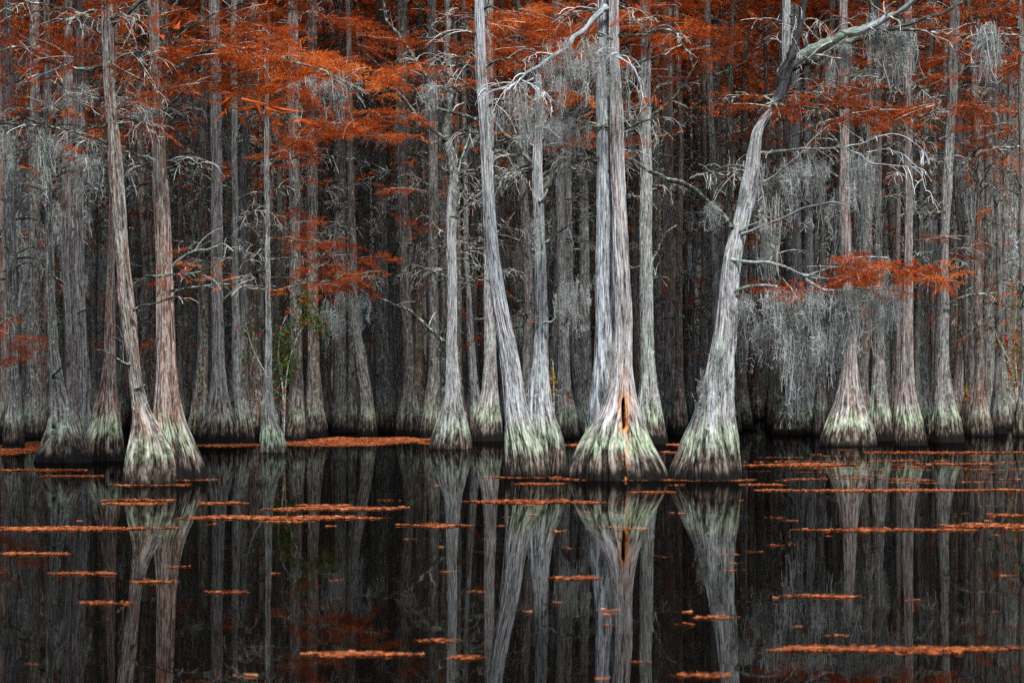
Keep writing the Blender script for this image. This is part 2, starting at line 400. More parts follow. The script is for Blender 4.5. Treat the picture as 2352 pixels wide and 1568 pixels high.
class Tree:
    def __init__(s, label, base, redness=.3, pale=.3, lichen=.4, algae=.8, group=None, cat='tree', name='bald_cypress'):
        s.root = thing(name, label, cat, (base[0], base[1], 0), group)
        s.base = np.array((base[0], base[1], 0.0)); s.p = dict(redness=redness, paleness=pale, lichen=lichen, algae=algae)
        s.sp = []; s.tw = []; s.seed = int(abs(base[0] * 131 + base[1] * 17)) + 3
    def props(s, o, **kw):
        for k, v in {**s.p, **kw}.items(): o[k] = float(v)
        return o
    def trunk(s, me, mat=None, **kw):
        localise(me, s.base)
        return s.props(obj('trunk', me, mat or M_BARK, s.root), **kw)
    def sprays(s, pos, yaw, pitch, sc, tone): s.sp.append((pos, yaw, pitch, sc, tone))
    def finish(s, rng, templates=None):
        if sum(len(q[0]) for q in s.sp):
            pos, yaw, pitch, sc, tone = [np.concatenate([q[i] for q in s.sp]) for i in range(5)]
            V, F3, To = stamp(templates or SPR, pos - s.base, yaw, pitch, sc, tone, rng)
            o = obj('foliage', build_mesh('foliage', V, None, F3, {'tone': ('FLOAT', To)}, False), M_NEEDLE, s.root)
            o['kind'] = 'stuff'

def limb(tree, pts, w0, w1, d, dy=0.0, dstart=0.0, twigs=2.2, sub=4.0, leaf=0.0, tone=.5, white=False, lic=None, red=None, pale=None, droop=.25, rng=None, tl=(.25, .9), gnarl=1.0, sides=9):
    """a branch that follows picture points at distance d (+dstart at its root, drifting by dy to its tip)"""
    rng = rng or np.random.default_rng(int(pts[0][0] * 7 + pts[0][1] * 3 + len(pts)))
    m = len(pts)
    P = np.array([px(x, y, d + dstart + dy * i / (m - 1)) for i, (x, y) in enumerate(pts)])
    L = np.linalg.norm(np.diff(P, axis=0), axis=1).sum()
    n = int(np.clip(L / 0.07, 6, 60))
    P = cubic(P, n)
    jit = rng.normal(size=(n, 3)); 
    for _ in range(2): jit[1:-1] = (jit[:-2] + jit[1:-1] * 1.4 + jit[2:]) / 3.4
    jit[0] = 0
    P = P + jit * 0.022 * gnarl
    R = np.linspace(w0, w1, n) / 2 * d / FPX * (1 + 0.13 * rng.normal(size=n)); R = np.maximum(R, 0.004); R[0] *= 1.25
    b = tree.base
    V, F, bk = tubes((P - b)[None], R[None], sides)
    o = obj('branch', build_mesh('branch', V, F, None, {'bark': ('FLOAT_VECTOR', bk)}), M_LIMB, tree.root)
    tree.props(o, lichen=0.9 if lic is None else lic, redness=.1 if red is None else red, paleness=(0 if pale is None else pale))
    if white: tree.props(o, lichen=.5, redness=0, paleness=1.4)
    if twigs > 0:
        A1, R1 = sprout([(P, R)], rng, twigs * (.8 if white else 1.45), tl[0], tl[1], .42, droop, 7)
        R1 = np.clip(R1, .0054 if white else .0048, .016)
        A2, R2 = sprout(unpack(A1, R1), rng, sub, .08, .38, .6, droop * .8, 5)
        R2 = np.clip(R2, .0044 if white else .0038, .007)
        V1 = []; F1 = []; K1 = []; off = 0
        for A, Rr, k in ((A1, R1, 4), (A2, R2, 3)):
            if len(A) == 0: continue
            v, f, kk = tubes(A - b, Rr, k); V1.append(v); F1.append(f + off); K1.append(kk); off += len(v)
        if V1:
            t = obj('twigs', build_mesh('twigs', np.concatenate(V1), np.concatenate(F1), None, {'bark': ('FLOAT_VECTOR', np.concatenate(K1))}), M_WTWIG if white else M_TWIG, o)
            t['kind'] = 'stuff'
        if leaf > 0 and len(A1):
            q = np.concatenate((A1[:, 3:].reshape(-1, 3), A2[:, 2:].reshape(-1, 3))) if len(A2) else A1[:, 3:].reshape(-1, 3)
            k = rng.random(len(q)) < leaf
            q = q[k] + rng.normal(size=(k.sum(), 3)) * .05
            tree.sprays(q, rng.random(len(q)) * 6.283, rng.normal(size=len(q)) * .25 - .15, .45 + .5 * rng.random(len(q)), tone + rng.normal(size=len(q)) * .2)
    return o, P

def mass(tree, cx, cy, rx, ry, d, n, tone=.5, dep=1.2, sc=(.6, 1.2), rng=None, tilt=0.0):
    """a layered cloud of needle sprays on fine shoots, centred on a picture point"""
    rng = rng or np.random.default_rng(int(cx * 3 + cy * 5))
    nl = max(3, int(n / 9))
    # shoots first, sprays along the shoots
    u = rng.normal(size=(nl, 2)) * .48; u = np.clip(u, -1.1, 1.1)
    dd = d + rng.normal(size=nl) * dep * .6
    base = np.array([px(cx + u[i, 0] * rx, cy + u[i, 1] * ry + tilt * u[i, 0] * rx, dd[i]) for i in range(nl)])
    yaw = rng.random(nl) * 6.283; ln = .5 + .6 * rng.random(nl)
    k = 6; P = [base]; cur = base.copy(); pit = rng.normal(size=nl) * .16
    for i in range(k - 1):
        yaw = yaw + rng.normal(size=nl) * .2; pit = pit - .06
        cur = cur + np.stack((np.cos(yaw) * np.cos(pit), np.sin(yaw) * np.cos(pit), np.sin(pit)), 1) * (ln / (k - 1))[:, None]; P.append(cur.copy())
    P = np.stack(P, 1)
    tree.tw.append((P, np.tile(np.linspace(.009, .005, k), (nl, 1))))
    m = int(n / nl) + 1
    t = rng.random((nl, m)) * (k - 1); i0 = np.minimum(t.astype(int), k - 2); fr = (t - i0)[..., None]
    ii = np.arange(nl)[:, None]
    pos = (P[ii, i0] * (1 - fr) + P[ii, i0 + 1] * fr).reshape(-1, 3)
    pos += rng.normal(size=pos.shape) * np.array((.06, .06, .035))
    yw = np.repeat(yaw, m) + rng.normal(size=nl * m) * .8
    tree.sprays(pos, yw, rng.normal(size=nl * m) * .22 - .1, sc[0] + (sc[1] - sc[0]) * rng.random(nl * m), np.repeat(tone - .04 + rng.normal(size=nl) * .2, m) + rng.normal(size=nl * m) * .15)

def finish_tree(tree):
    rng = np.random.default_rng(tree.seed)
    if tree.tw:
        P = np.concatenate([a for a, _ in tree.tw]); R = np.concatenate([b for _, b in tree.tw])
        v, f, k = tubes(P - tree.base, R, 3)
        o = obj('shoots', build_mesh('shoots', v, f, None, {'bark': ('FLOAT_VECTOR', k)}), M_TWIG, tree.root); o['kind'] = 'stuff'
    tree.finish(rng)

# ------------------------------------------------------------------ Spanish moss
def moss_mesh(seed, n, width, depth, lmin, lmax, w=.0065, curls=5, ragged=.5, bunches=5):
    """festoon of separate tapering bunches hanging down from a limb at z=0"""
    rng = np.random.default_rng(seed)
    bc = np.sort(rng.uniform(-1, 1, bunches)) * width / 2; bl = (lmin + (lmax - lmin) * rng.random(bunches) ** 1.5) * (1 - .45 * np.abs(bc / (width / 2 + .01)) ** 2)
    bz = -np.abs(rng.normal(size=bunches)) * .30 * min(1, width); bw = rng.uniform(.02, .075, bunches); by = rng.normal(size=bunches) * depth * .4
    wgt = bl * bw; b = rng.choice(bunches, n, p=wgt / wgt.sum())
    x0 = bc[b] + rng.normal(size=n) * bw[b]; y0 = by[b] + rng.normal(size=n) * bw[b]
    ln = bl[b] * (.12 + .88 * rng.random(n) ** .9)
    tonb = rng.normal(size=bunches) * .18
    k = 9
    P = np.zeros((n, k, 3)); P[:, 0] = np.stack((x0, y0, bz[b] + rng.normal(size=n) * .05), 1)
    dv = np.zeros((n, 3)); dv[:, 2] = -1
    for i in range(1, k):
        dv = dv * .6 + rng.normal(size=(n, 3)) * np.array((.22, .22, .10)); dv[:, 2] -= .62
        pull = (bc[b] - P[:, i-1, 0]) * 1.2; dv[:, 0] += np.clip(pull, -.3, .3) * (i / k)
        dd = dv / np.linalg.norm(dv, axis=1, keepdims=True)
        P[:, i] = P[:, i-1] + dd * (ln / (k - 1))[:, None]
    W = np.full((n, k), w) * (rng.uniform(.6, 1.2, (n, 1)))
    # curling side strands
    m = n * curls; pi = rng.integers(0, n, m); ti = rng.integers(1, k, m)
    k2 = 5; Q = np.zeros((m, k2, 3)); Q[:, 0] = P[pi, ti] + rng.normal(size=(m, 3)) * .006
    dv = rng.normal(size=(m, 3)); dv[:, 2] -= .5
    for i in range(1, k2):
        dv = dv + rng.normal(size=(m, 3)) * .8; dd = dv / np.linalg.norm(dv, axis=1, keepdims=True)
        Q[:, i] = Q[:, i-1] + dd * rng.uniform(.012, .030, (m, 1))
    Vs, Fs, To, off = [], [], [], 0
    tone = np.clip(rng.normal(.5, .26, n) + tonb[b], 0, 1)
    for A, wd, tn in ((P, w, tone), (Q, w * .8, np.clip(tone[pi] + rng.normal(size=m) * .12, 0, 1))):
        N, kk, _ = A.shape
        T = np.gradient(A, axis=1); sd = np.cross(T, rng.normal(size=(N, 1, 3))); sd /= np.linalg.norm(sd, axis=2, keepdims=True) + 1e-9
        V = np.stack((A - sd * wd / 2, A + sd * wd / 2), 2).reshape(-1, 3)
        idx = np.arange(N * kk * 2).reshape(N, kk, 2)
        F = np.stack((idx[:, :-1, 0], idx[:, :-1, 1], idx[:, 1:, 1], idx[:, 1:, 0]), -1).reshape(-1, 4)
        Vs.append(V); Fs.append(F + off); off += len(V); To.append(np.repeat(tn, kk * 2))
    return build_mesh('spanish_moss', np.concatenate(Vs), np.concatenate(Fs), None, {'tone': ('FLOAT', np.concatenate(To))}, False)

MOSS = {
    'beard': [moss_mesh(300 + i, 85, .22, .14, .6, 1.15, w=.0068, curls=9, bunches=4) for i in range(4)],
    'curtain': [moss_mesh(310 + i, 190, 1.15, .45, .12, 1.2, w=.0068, curls=9, bunches=24) for i in range(6)],
    'tuft': [moss_mesh(320 + i, 55, .38, .24, .12, .6, w=.0068, curls=9, bunches=7) for i in range(4)],
    'fuzz': [moss_mesh(330 + i, 90, 1.1, .5, .08, .6, w=.0068, curls=9, bunches=22) for i in range(4)],
}
MOSS_FAR = [moss_mesh(340 + i, 120, 1.0, .7, .3, 1.5, w=.016, curls=7, bunches=12) for i in range(5)]
def moss(kind, x, y, d, sx, sz, label, group=None, rot=None, far=False):
    lst = MOSS_FAR if far else MOSS[kind]
    me = lst[random.randrange(len(lst))]
    o = obj('spanish_moss', me, M_MOSS)
    o.location = px(x, y, d) if y is not None else x
    o.rotation_euler = (0, 0, random.uniform(-.5, .5) if rot is None else rot)
    o.scale = (sx, max(.5, min(sx, 1.2)), sz)
    tag(o, label, 'moss', group); return o

# ================================================================== THE NAMED TREES (picture rows measured on the photograph)
G_FRONT = 'flared cypress trees standing at the front of the water'
G_MID = 'cypress trees behind the front row'
TREES = {}
def add_tree(key, label, rows, redness=.3, pale=.3, lichen=.4, algae=.85, ztop=13, nth=200, fold=.10, group=G_MID, far=False, mat=None, d=None, **kw):
    yb = max(r[0] for r in rows); d = d or ddepth(yb)
    b = max(rows, key=lambda r: r[0])
    base = ((((b[1] + b[2]) / 2) - CX) * d / FPX, d + (b[2] - b[1]) / 2 * d / FPX)
    t = Tree(label, base, redness, pale, lichen, algae, group)
    seed = int(abs(b[1]) * 3 + yb)
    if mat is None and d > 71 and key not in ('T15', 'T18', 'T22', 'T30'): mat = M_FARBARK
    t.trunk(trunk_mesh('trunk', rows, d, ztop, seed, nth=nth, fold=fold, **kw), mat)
    t.d = d; t.dc = base[1]; t.rows = rows; TREES[key] = t
    return t

# --- front row
T3 = add_tree('T3', 'slim lichen-spotted trunk on a wide greenish base, outermost of the left front cluster',
    [(0, 100, 112), (330, 103, 116), (450, 104, 118), (588, 106, 121), (700, 109, 128), (828, 114, 139), (890, 118, 150), (940, 118, 163), (985, 110, 178), (1020, 99, 194), (1045, 92, 206), (1063, 87, 213)], .25, .25, 1.0, .5, group=G_FRONT, nth=380)
T4 = add_tree('T4', 'straight reddish grey trunk rising directly behind the lichen-spotted one',
    [(0, 148, 166), (300, 146, 168), (588, 144, 166), (828, 150, 172), (925, 152, 180), (985, 148, 190), (1050, 135, 205)], .5, .2, .3, .3)
T5 = add_tree('T5', 'straight grey trunk in the gap between the wide greenish base and red-brown tapering tree',
    [(0, 176, 194), (300, 172, 190), (588, 170, 193), (828, 178, 203), (925, 180, 210), (985, 172, 218), (1044, 160, 230)], .3, .3, .3, .3)
T6 = add_tree('T6', 'red-brown tapering trunk with a green skirted base between two wider front trees',
    [(0, 258, 268), (400, 251, 261), (588, 247, 263), (700, 243, 265), (828, 238, 266), (900, 228, 269), (945, 218, 274), (985, 207, 279), (1020, 199, 283), (1058, 197, 286)], .9, .1, .2, .95, group=G_FRONT, nth=380)
T7 = add_tree('T7', 'crooked leaning red-brown trunk whose base bulges into the taller straight tree',
    [(0, 231, 258), (75, 234, 261), (150, 238, 262), (225, 243, 266), (300, 248, 274), (400, 252, 284), (500, 260, 291), (588, 266, 296), (712, 273, 310), (790, 287, 317), (830, 294, 320), (888, 299, 329), (935, 303, 341), (975, 303, 360), (1010, 297, 378), (1050, 287, 392), (1085, 282, 396), (1108, 281, 397)], .65, .12, .4, .75, group=G_FRONT, nth=380, d=ddepth(1114), fold=.12)
T8 = add_tree('T8', 'tall straight red-barked trunk with a broad pale green buttress, largest of the left cluster',
    [(0, 341, 366), (150, 347, 371), (300, 348, 377), (450, 350, 386), (588, 357, 392), (700, 359, 398), (828, 359, 403), (900, 356, 410), (945, 352, 418), (985, 350, 430), (1020, 352, 444), (1055, 350, 458), (1085, 345, 467), (1108, 342, 470)], .9, .22, .35, .9, group=G_FRONT, nth=400, d=ddepth(1103), fold=.11)
T12 = add_tree('T12', 'thin whip-straight pale trunk standing alone on a small rounded white base in open water',
    [(50, 612, 618), (150, 610, 618), (400, 608, 619), (588, 609, 620), (828, 608, 624), (900, 606, 627), (940, 604, 631), (970, 601, 639), (1000, 597, 650), (1025, 595, 656), (1039, 594, 658)], .15, .5, .7, 1.0, ztop=7.4 * 1.35, group=G_FRONT, nth=380)
T13 = add_tree('T13', 'smooth pale grey trunk that forks into dark mossy arms, beside the leaning white tree',
    [(378, 1037, 1045), (405, 1033, 1050), (450, 1028, 1050), (500, 1026, 1048), (588, 1025, 1047), (700, 1027, 1048), (828, 1025, 1053), (890, 1022, 1057), (925, 1018, 1062), (955, 1011, 1069), (985, 1002, 1077), (1010, 995, 1082), (1031, 991, 1084)], .2, .75, .35, .9, ztop=6.6, group=G_FRONT, nth=380)
T16 = add_tree('T16', 'tall pale trunk leaning to the left with its base touching its upright neighbour',
    [(0, 1091, 1111), (150, 1092, 1117), (262, 1099, 1124), (375, 1106, 1132), (487, 1111, 1139), (588, 1117, 1147), (700, 1131, 1166), (800, 1146, 1187), (870, 1153, 1199), (925, 1158, 1209), (965, 1161, 1219), (1000, 1163, 1232), (1035, 1163, 1248), (1070, 1162, 1258), (1097, 1162, 1262)], .15, .95, .3, .9, group=G_FRONT, nth=400)
T17 = add_tree('T17', 'pale upright trunk with broken side stubs, forking low into mossy arms beside the leaning tree',
    [(320, 1226, 1244), (375, 1222, 1244), (470, 1226, 1249), (530, 1229, 1252), (588, 1231, 1257), (719, 1230, 1258), (790, 1226, 1258), (828, 1224, 1259), (880, 1216, 1263), (925, 1211, 1269), (965, 1207, 1279), (1000, 1203, 1290), (1040, 1200, 1299), (1075, 1198, 1304), (1090, 1197, 1305)], .15, .8, .45, .85, ztop=7.0, group=G_FRONT, nth=400)
T25 = add_tree('T25', 'thick moss-wrapped trunk leaning right from a pleated base, white lichen under its fork',
    [(0, 1798, 1815), (110, 1797, 1814), (165, 1795, 1812), (205, 1780, 1800), (250, 1754, 1775), (300, 1726, 1749), (375, 1711, 1744), (450, 1697, 1737), (543, 1675, 1713), (588, 1662, 1704), (700, 1645, 1692), (770, 1636, 1689), (828, 1626, 1687), (880, 1614, 1686), (925, 1602, 1685), (965, 1590, 1688), (1000, 1578, 1693), (1040, 1565, 1699), (1075, 1552, 1703), (1104, 1545, 1706)], .2, .95, .6, .8, ztop=9.5, group=G_FRONT, nth=420, fold=.13, twist=.5)

# central double tree: one tree, two stems
d21 = ddepth(1103)
T21 = add_tree('T21', 'biggest double-stemmed pale tree with a slot-shaped orange hollow above its flared base',
    [(0, 1397, 1420), (150, 1401, 1424), (300, 1401, 1433), (450, 1406, 1438), (588, 1406, 1444), (700, 1409, 1450), (780, 1411, 1453), (828, 1408, 1455), (870, 1402, 1460), (910, 1391, 1466), (945, 1376, 1475), (985, 1352, 1488), (1020, 1334, 1503), (1055, 1320, 1522), (1085, 1313, 1535), (1103, 1311, 1539)], .45, .85, .2, 1.0, group=G_FRONT, nth=620, fold=.09, dz0=.022,
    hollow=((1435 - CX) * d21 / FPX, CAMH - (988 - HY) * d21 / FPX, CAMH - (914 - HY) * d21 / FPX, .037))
me = trunk_mesh('trunk', [(0, 1375, 1398), (150, 1373, 1400), (300, 1370, 1402), (450, 1369, 1404), (588, 1369, 1407), (700, 1368, 1410), (828, 1366, 1413), (890, 1361, 1422), (940, 1354, 1440), (985, 1349, 1460)], d21, 13, 777, nth=360, fold=.07, yoff=.62, zmin=.75)
T21.trunk(me, redness=.05, paleness=.85)

# --- middle row
T1 = add_tree('T1', 'mossy grey trunk rising from the far-left needle mat beside a hanging orange spray', [(0, 8, 30), (400, 10, 36), (700, 14, 40), (828, 16, 44), (925, 14, 50), (970, 10, 54), (1005, 6, 56), (1031, 5, 57)], .2, .15, .6, .5, nth=120)
add_tree('T2', 'dim trunk with a mossy green foot in the shadow behind the far-left needle mat', [(0, 70, 92), (600, 66, 92), (828, 62, 94), (940, 56, 100), (1003, 50, 105)], .2, 0, .5, .6, nth=110)
T9 = add_tree('T9', 'grey-lilac trunk with a brown ribbed foot beyond the tall red-barked tree', [(0, 480, 505), (300, 484, 508), (588, 486, 512), (828, 487, 515), (890, 484, 521), (940, 474, 529), (985, 461, 538), (1020, 454, 541)], .35, .35, .3, .25, nth=260)
add_tree('T10', 'narrow grey trunk between the lilac-grey tree and the thin white one', [(0, 530, 545), (400, 532, 546), (588, 533, 548), (828, 533, 555), (925, 534, 568), (980, 536, 582), (1017, 537, 587)], .15, .25, .5, .5, nth=120)
add_tree('T11', 'dark moss-fringed trunk close beside the brown ribbed foot', [(0, 460, 476), (588, 457, 478), (828, 452, 478), (940, 440, 480), (1000, 430, 482)], .4, 0, .5, .3, nth=110)
T14 = add_tree('T14', 'slender bluish trunk bending behind the forked pale tree', [(0, 1060, 1072), (400, 1062, 1073), (588, 1066, 1077), (700, 1071, 1083), (828, 1076, 1093), (925, 1080, 1106), (1002, 1076, 1122)], .1, .4, .4, .8, nth=110)
T15 = add_tree('T15', 'mid-sized grey trunk with a pleated skirt between the forked tree and the leaning tree', [(0, 1112, 1132), (500, 1112, 1134), (700, 1112, 1136), (828, 1111, 1140), (890, 1107, 1143), (940, 1097, 1147), (980, 1088, 1152), (1013, 1083, 1155)], .25, .45, .4, .75, nth=260)
T18 = add_tree('T18', 'slim trunk with a dark hooked stub and bright green foot, behind the stubbed tree', [(0, 1268, 1288), (400, 1276, 1296), (588, 1279, 1300), (828, 1284, 1309), (900, 1282, 1314), (940, 1279, 1320), (975, 1276, 1327), (1005, 1275, 1331)], .25, .35, .5, 1.0, nth=260)
add_tree('T19', 'slim trunk leaning away to a green foot close behind the double-stemmed tree', [(0, 1290, 1306), (588, 1299, 1316), (700, 1304, 1320), (828, 1312, 1334), (925, 1320, 1346), (998, 1318, 1356)], .2, .3, .6, .9, nth=110)
add_tree('T20', 'lichen-speckled vertical trunk half covered by the double-stemmed tree', [(0, 1330, 1350), (500, 1330, 1352), (828, 1334, 1358), (925, 1330, 1364), (992, 1322, 1372)], .15, .3, .9, .6, nth=120)
T22 = add_tree('T22', 'greenish upright trunk with a vivid pale green foot, close behind the double-stemmed tree', [(0, 1470, 1492), (200, 1468, 1494), (400, 1469, 1497), (588, 1470, 1499), (828, 1472, 1504), (890, 1470, 1511), (940, 1466, 1519), (985, 1462, 1528), (1020, 1458, 1535)], .1, .45, .6, 1.0, nth=260)
T23 = add_tree('T23', 'reddish trunk with a knobbly waist, between the greenish tree and the moss-wrapped one', [(0, 1520, 1542), (400, 1524, 1548), (588, 1523, 1551), (720, 1527, 1549), (828, 1524, 1551), (900, 1526, 1556), (945, 1527, 1565), (996, 1528, 1574)], .6, .2, .3, .7, nth=260)
add_tree('T24', 'dusky red-brown trunk just beyond the knobbly-waisted one', [(0, 1564, 1582), (588, 1567, 1588), (828, 1569, 1593), (925, 1566, 1597), (975, 1560, 1600)], .6, 0, .3, .3, nth=110)
T26 = add_tree('T26', 'clean dark blue-grey column passing behind the fork of the moss-wrapped tree', [(0, 1632, 1652), (400, 1636, 1656), (600, 1640, 1662), (900, 1640, 1670), (990, 1630, 1690)], .1, .2, .3, .5, nth=120)
T27 = add_tree('T27', 'broad pleated base under the moss curtain, carrying the taller of its two stems', [(0, 1812, 1836), (400, 1812, 1838), (588, 1816, 1842), (750, 1820, 1846), (850, 1818, 1852), (890, 1808, 1862), (925, 1798, 1874), (960, 1786, 1888), (998, 1776, 1896)], .25, .4, .4, .65, nth=260, fold=.12)
me = trunk_mesh('trunk', [(300, 1846, 1862), (588, 1848, 1868), (750, 1850, 1874), (850, 1848, 1882), (925, 1842, 1892), (970, 1836, 1896)], T27.d, 12, 431, nth=120, yoff=.5)
T27.trunk(me)
T28 = add_tree('T28', 'reddish trunk with a wide dark pleated base standing in front of the moss curtain row', [(0, 1926, 1946), (300, 1928, 1950), (588, 1930, 1954), (750, 1936, 1964), (828, 1933, 1968), (880, 1927, 1974), (925, 1917, 1983), (965, 1902, 1994), (1000, 1890, 2002), (1024, 1885, 2005)], .6, .3, .3, .85, nth=260, fold=.12)
T29 = add_tree('T29', 'grey trunk with a mossy band, tucked behind the wide dark pleated base', [(0, 2008, 2022), (588, 2010, 2026), (700, 2009, 2028), (828, 2005, 2033), (925, 1998, 2039), (970, 1992, 2045), (1012, 1990, 2048)], .4, .2, .5, .9, nth=260)
T30 = add_tree('T30', 'tidy upright brown trunk ringed by a bright pale green band', [(0, 2078, 2094), (300, 2079, 2095), (588, 2076, 2096), (828, 2069, 2098), (890, 2066, 2102), (930, 2061, 2110), (965, 2056, 2120), (1000, 2052, 2127), (1023, 2051, 2130)], .5, .2, .2, 1.0, nth=260)
T31 = add_tree('T31', 'slightly bent grey trunk with a streaked skirt, next after the green-banded tree', [(0, 2180, 2205), (300, 2172, 2194), (450, 2164, 2186), (588, 2161, 2179), (700, 2160, 2179), (828, 2153, 2180), (890, 2150, 2187), (930, 2146, 2195), (970, 2141, 2207), (1016, 2138, 2213)], .3, .35, .5, .7, nth=260)
T32 = add_tree('T32', 'thin reddish trunk curving into a long sloping foot', [(0, 2186, 2202), (400, 2190, 2212), (588, 2203, 2220), (700, 2208, 2226), (828, 2214, 2236), (890, 2216, 2247), (930, 2218, 2260), (965, 2216, 2278), (994, 2213, 2294)], .45, .25, .3, .6, nth=140)
T33 = add_tree('T33', 'crooked grey stem on a stubby mossy foot near the yellow-leaved sapling', [(0, 2318, 2328), (588, 2304, 2314), (700, 2298, 2308), (828, 2288, 2303), (900, 2284, 2312), (945, 2272, 2322), (983, 2266, 2326)], .2, .15, .5, .6, nth=120)
add_tree('T34', 'dark straight trunk between the sloping-footed tree and the crooked grey stem', [(0, 2258, 2278), (588, 2262, 2285), (828, 2258, 2284), (925, 2252, 2292), (985, 2246, 2298)], .15, 0, .3, .3, nth=110)
add_tree('T35', 'dim trunk rising out of the dark gap right against the moss-wrapped leaning tree', [(0, 1704, 1720), (500, 1698, 1715), (700, 1694, 1712), (828, 1694, 1713), (900, 1691, 1718), (945, 1687, 1724), (984, 1683, 1729)], .4, .1, .4, .6, nth=120)
add_tree('T36', 'distant dim trunk alone in the dark gap between leaning tree and moss curtain', [(0, 1742, 1756), (600, 1740, 1754), (828, 1738, 1755), (910, 1733, 1760), (958, 1728, 1766)], .3, .1, .4, .5, nth=110)
# --- row standing along the far edge of the long needle mat
back = [
    ('ribbed dark brown foot nearest the thin white tree along the long needle mat', [(0, 660, 684), (588, 664, 690), (828, 669, 695), (925, 662, 699), (980, 655, 703), (1015, 652, 704)], .35, .5),
    ('stout brown trunk behind the berry shrub at the needle mat', [(0, 706, 728), (588, 706, 730), (828, 707, 733), (925, 704, 741), (1003, 700, 750)], .5, .4),
    ('dark grey-green trunk, third along the long needle mat', [(0, 770, 792), (588, 768, 795), (828, 768, 795), (925, 765, 796), (993, 761, 799)], .1, .5),
    ('thin dark trunk squeezed between the grey-green trunk and the slanting one', [(0, 796, 810), (588, 798, 812), (828, 799, 815), (993, 796, 822)], .2, .4),
    ('slanting trunk leaning left over the middle of the long needle mat', [(500, 800, 816), (700, 806, 824), (757, 809, 829), (828, 818, 844), (925, 826, 858), (970, 823, 866), (1000, 821, 870)], .2, .6),
    ('almost black wide trunk behind the long needle mat', [(0, 862, 885), (588, 862, 890), (828, 864, 893), (925, 863, 901), (991, 861, 908)], .05, .3),
    ('grey-brown trunk with a fanned skirt near the far end of the long needle mat', [(0, 914, 938), (588, 916, 938), (828, 928, 951), (890, 926, 956), (940, 917, 963), (1000, 909, 968)], .35, .6),
    ('dark trunk at the very end of the long needle mat beside the forked pale tree', [(0, 982, 1002), (588, 984, 1006), (828, 984, 1008), (925, 976, 1010), (1006, 966, 1012)], .15, .7)]
for i, (lb, rows, rd, al) in enumerate(back):
    add_tree('B%d' % i, lb, rows, rd, .05, .45, al, nth=110, ztop=14)

# ================================================================== LIMBS (picture polylines)
def L(key, pts, w0, w1, **kw):
    t = TREES[key]; return limb(t, pts, w0, w1, t.dc, **kw)
L('T7', [(236, 76), (202, 49), (165, 26), (127, 15), (86, 7), (30, 14), (-20, 34)], 10, 4, leaf=.10, tone=.3, dy=-.8)
L('T7', [(254, 62), (285, 38), (326, 0), (350, -30)], 13, 8, lic=.2, twigs=1)
L('T7', [(240, 150), (190, 158), (142, 150), (86, 131), (49, 109), (0, 115), (-20, 125)], 9, 4, leaf=.08, tone=.4, dy=-1)
L('T7', [(140, 152), (115, 165), (90, 178), (68, 192)], 5, 3, dy=-.4, white=True, twigs=2)
L('T7', [(120, 165), (145, 195), (165, 222), (195, 235)], 4, 2, dy=-.4, twigs=3)
L('T7', [(250, 330), (197, 311), (150, 298), (64, 287), (0, 283), (-20, 282)], 7, 5, dy=-1.2, twigs=1.5)
L('T7', [(262, 290), (276, 280), (272, 262), (256, 235), (245, 220)], 8, 6, lic=.5, twigs=1.5)
L('T7', [(272, 345), (295, 350), (318, 356), (338, 362)], 7, 5, lic=.8, dy=-.3, twigs=1)
L('T7', [(268, 175), (300, 160), (335, 150)], 6, 3, dy=.4)
L('T7', [(262, 100), (290, 100), (325, 78)], 7, 3, dy=.4, leaf=.05)
L('T7', [(288, 120), (300, 125), (350, 190), (372, 240)], 3, 2, dy=-.6, dstart=-.3, leaf=.05)
L('T7', [(245, 420), (225, 435), (190, 410)], 4, 3, dy=-.2)
L('T5', [(180, 345), (172, 345), (100, 341), (40, 342), (-20, 343)], 7, 5, dy=-.9, twigs=2)
L('T3', [(108, 439), (122, 446), (139, 461)], 6, 3, dy=.3, twigs=1)
L('T3', [(110, 438), (60, 428), (0, 434)], 4, 2, dy=-.8)
L('T3', [(108, 296), (60, 270), (20, 276), (-15, 286)], 7, 4, dy=-.8)
L('T8', [(366, 180), (380, 176), (405, 157), (450, 127), (499, 112), (588, 109), (614, 116), (689, 146), (738, 161), (800, 196), (835, 232)], 11, 3, dy=-1.5, leaf=.10, tone=.55, twigs=2.6)
L('T8', [(362, 262), (405, 225), (431, 199), (470, 190), (510, 190)], 9, 3, lic=.3, leaf=.06, dy=-.6)
L('T8', [(380, 388), (400, 382), (424, 373)], 6, 4, twigs=1, dy=-.3)
L('T8', [(380, 408), (400, 402), (420, 398)], 6, 4, twigs=1, dy=-.3)
L('T8', [(386, 614), (430, 585), (470, 572), (515, 560), (535, 572)], 7, 3, dy=-.5, white=False, pale=.8, leaf=.03)
L('T8', [(335, 634), (394, 630), (450, 627), (490, 612), (530, 585)], 6, 2, dstart=-.55, dy=-.3, leaf=.16, tone=.5, twigs=4)
L('T8', [(392, 668), (440, 660), (500, 654), (560, 658), (610, 668)], 5, 2, dstart=-.2, dy=-.6, leaf=.07, twigs=3.5)
L('T8', [(368, 40), (380, 30), (400, 15), (420, -10)], 9, 5, twigs=2)
L('T8', [(372, 140), (400, 100), (440, 60), (500, 30), (560, 5)], 7, 3, twigs=3, leaf=.16, tone=.45, dy=-.7)
L('T8', [(345, 130), (318, 118), (300, 128)], 5, 3, twigs=2)
L('T7', [(306, 712), (340, 697), (394, 686), (430, 690)], 6, 3, dstart=-.3, dy=-.4, twigs=2)
L('T7', [(308, 788), (318, 782), (325, 777)], 7, 5, twigs=0, lic=.1)
L('T7', [(310, 893), (325, 886), (333, 882)], 6, 3, twigs=0, dstart=-.15)
L('T7', [(300, 838), (280, 832), (263, 820), (240, 808), (227, 798)], 6, 2, dstart=-.1, dy=-.4, twigs=2)
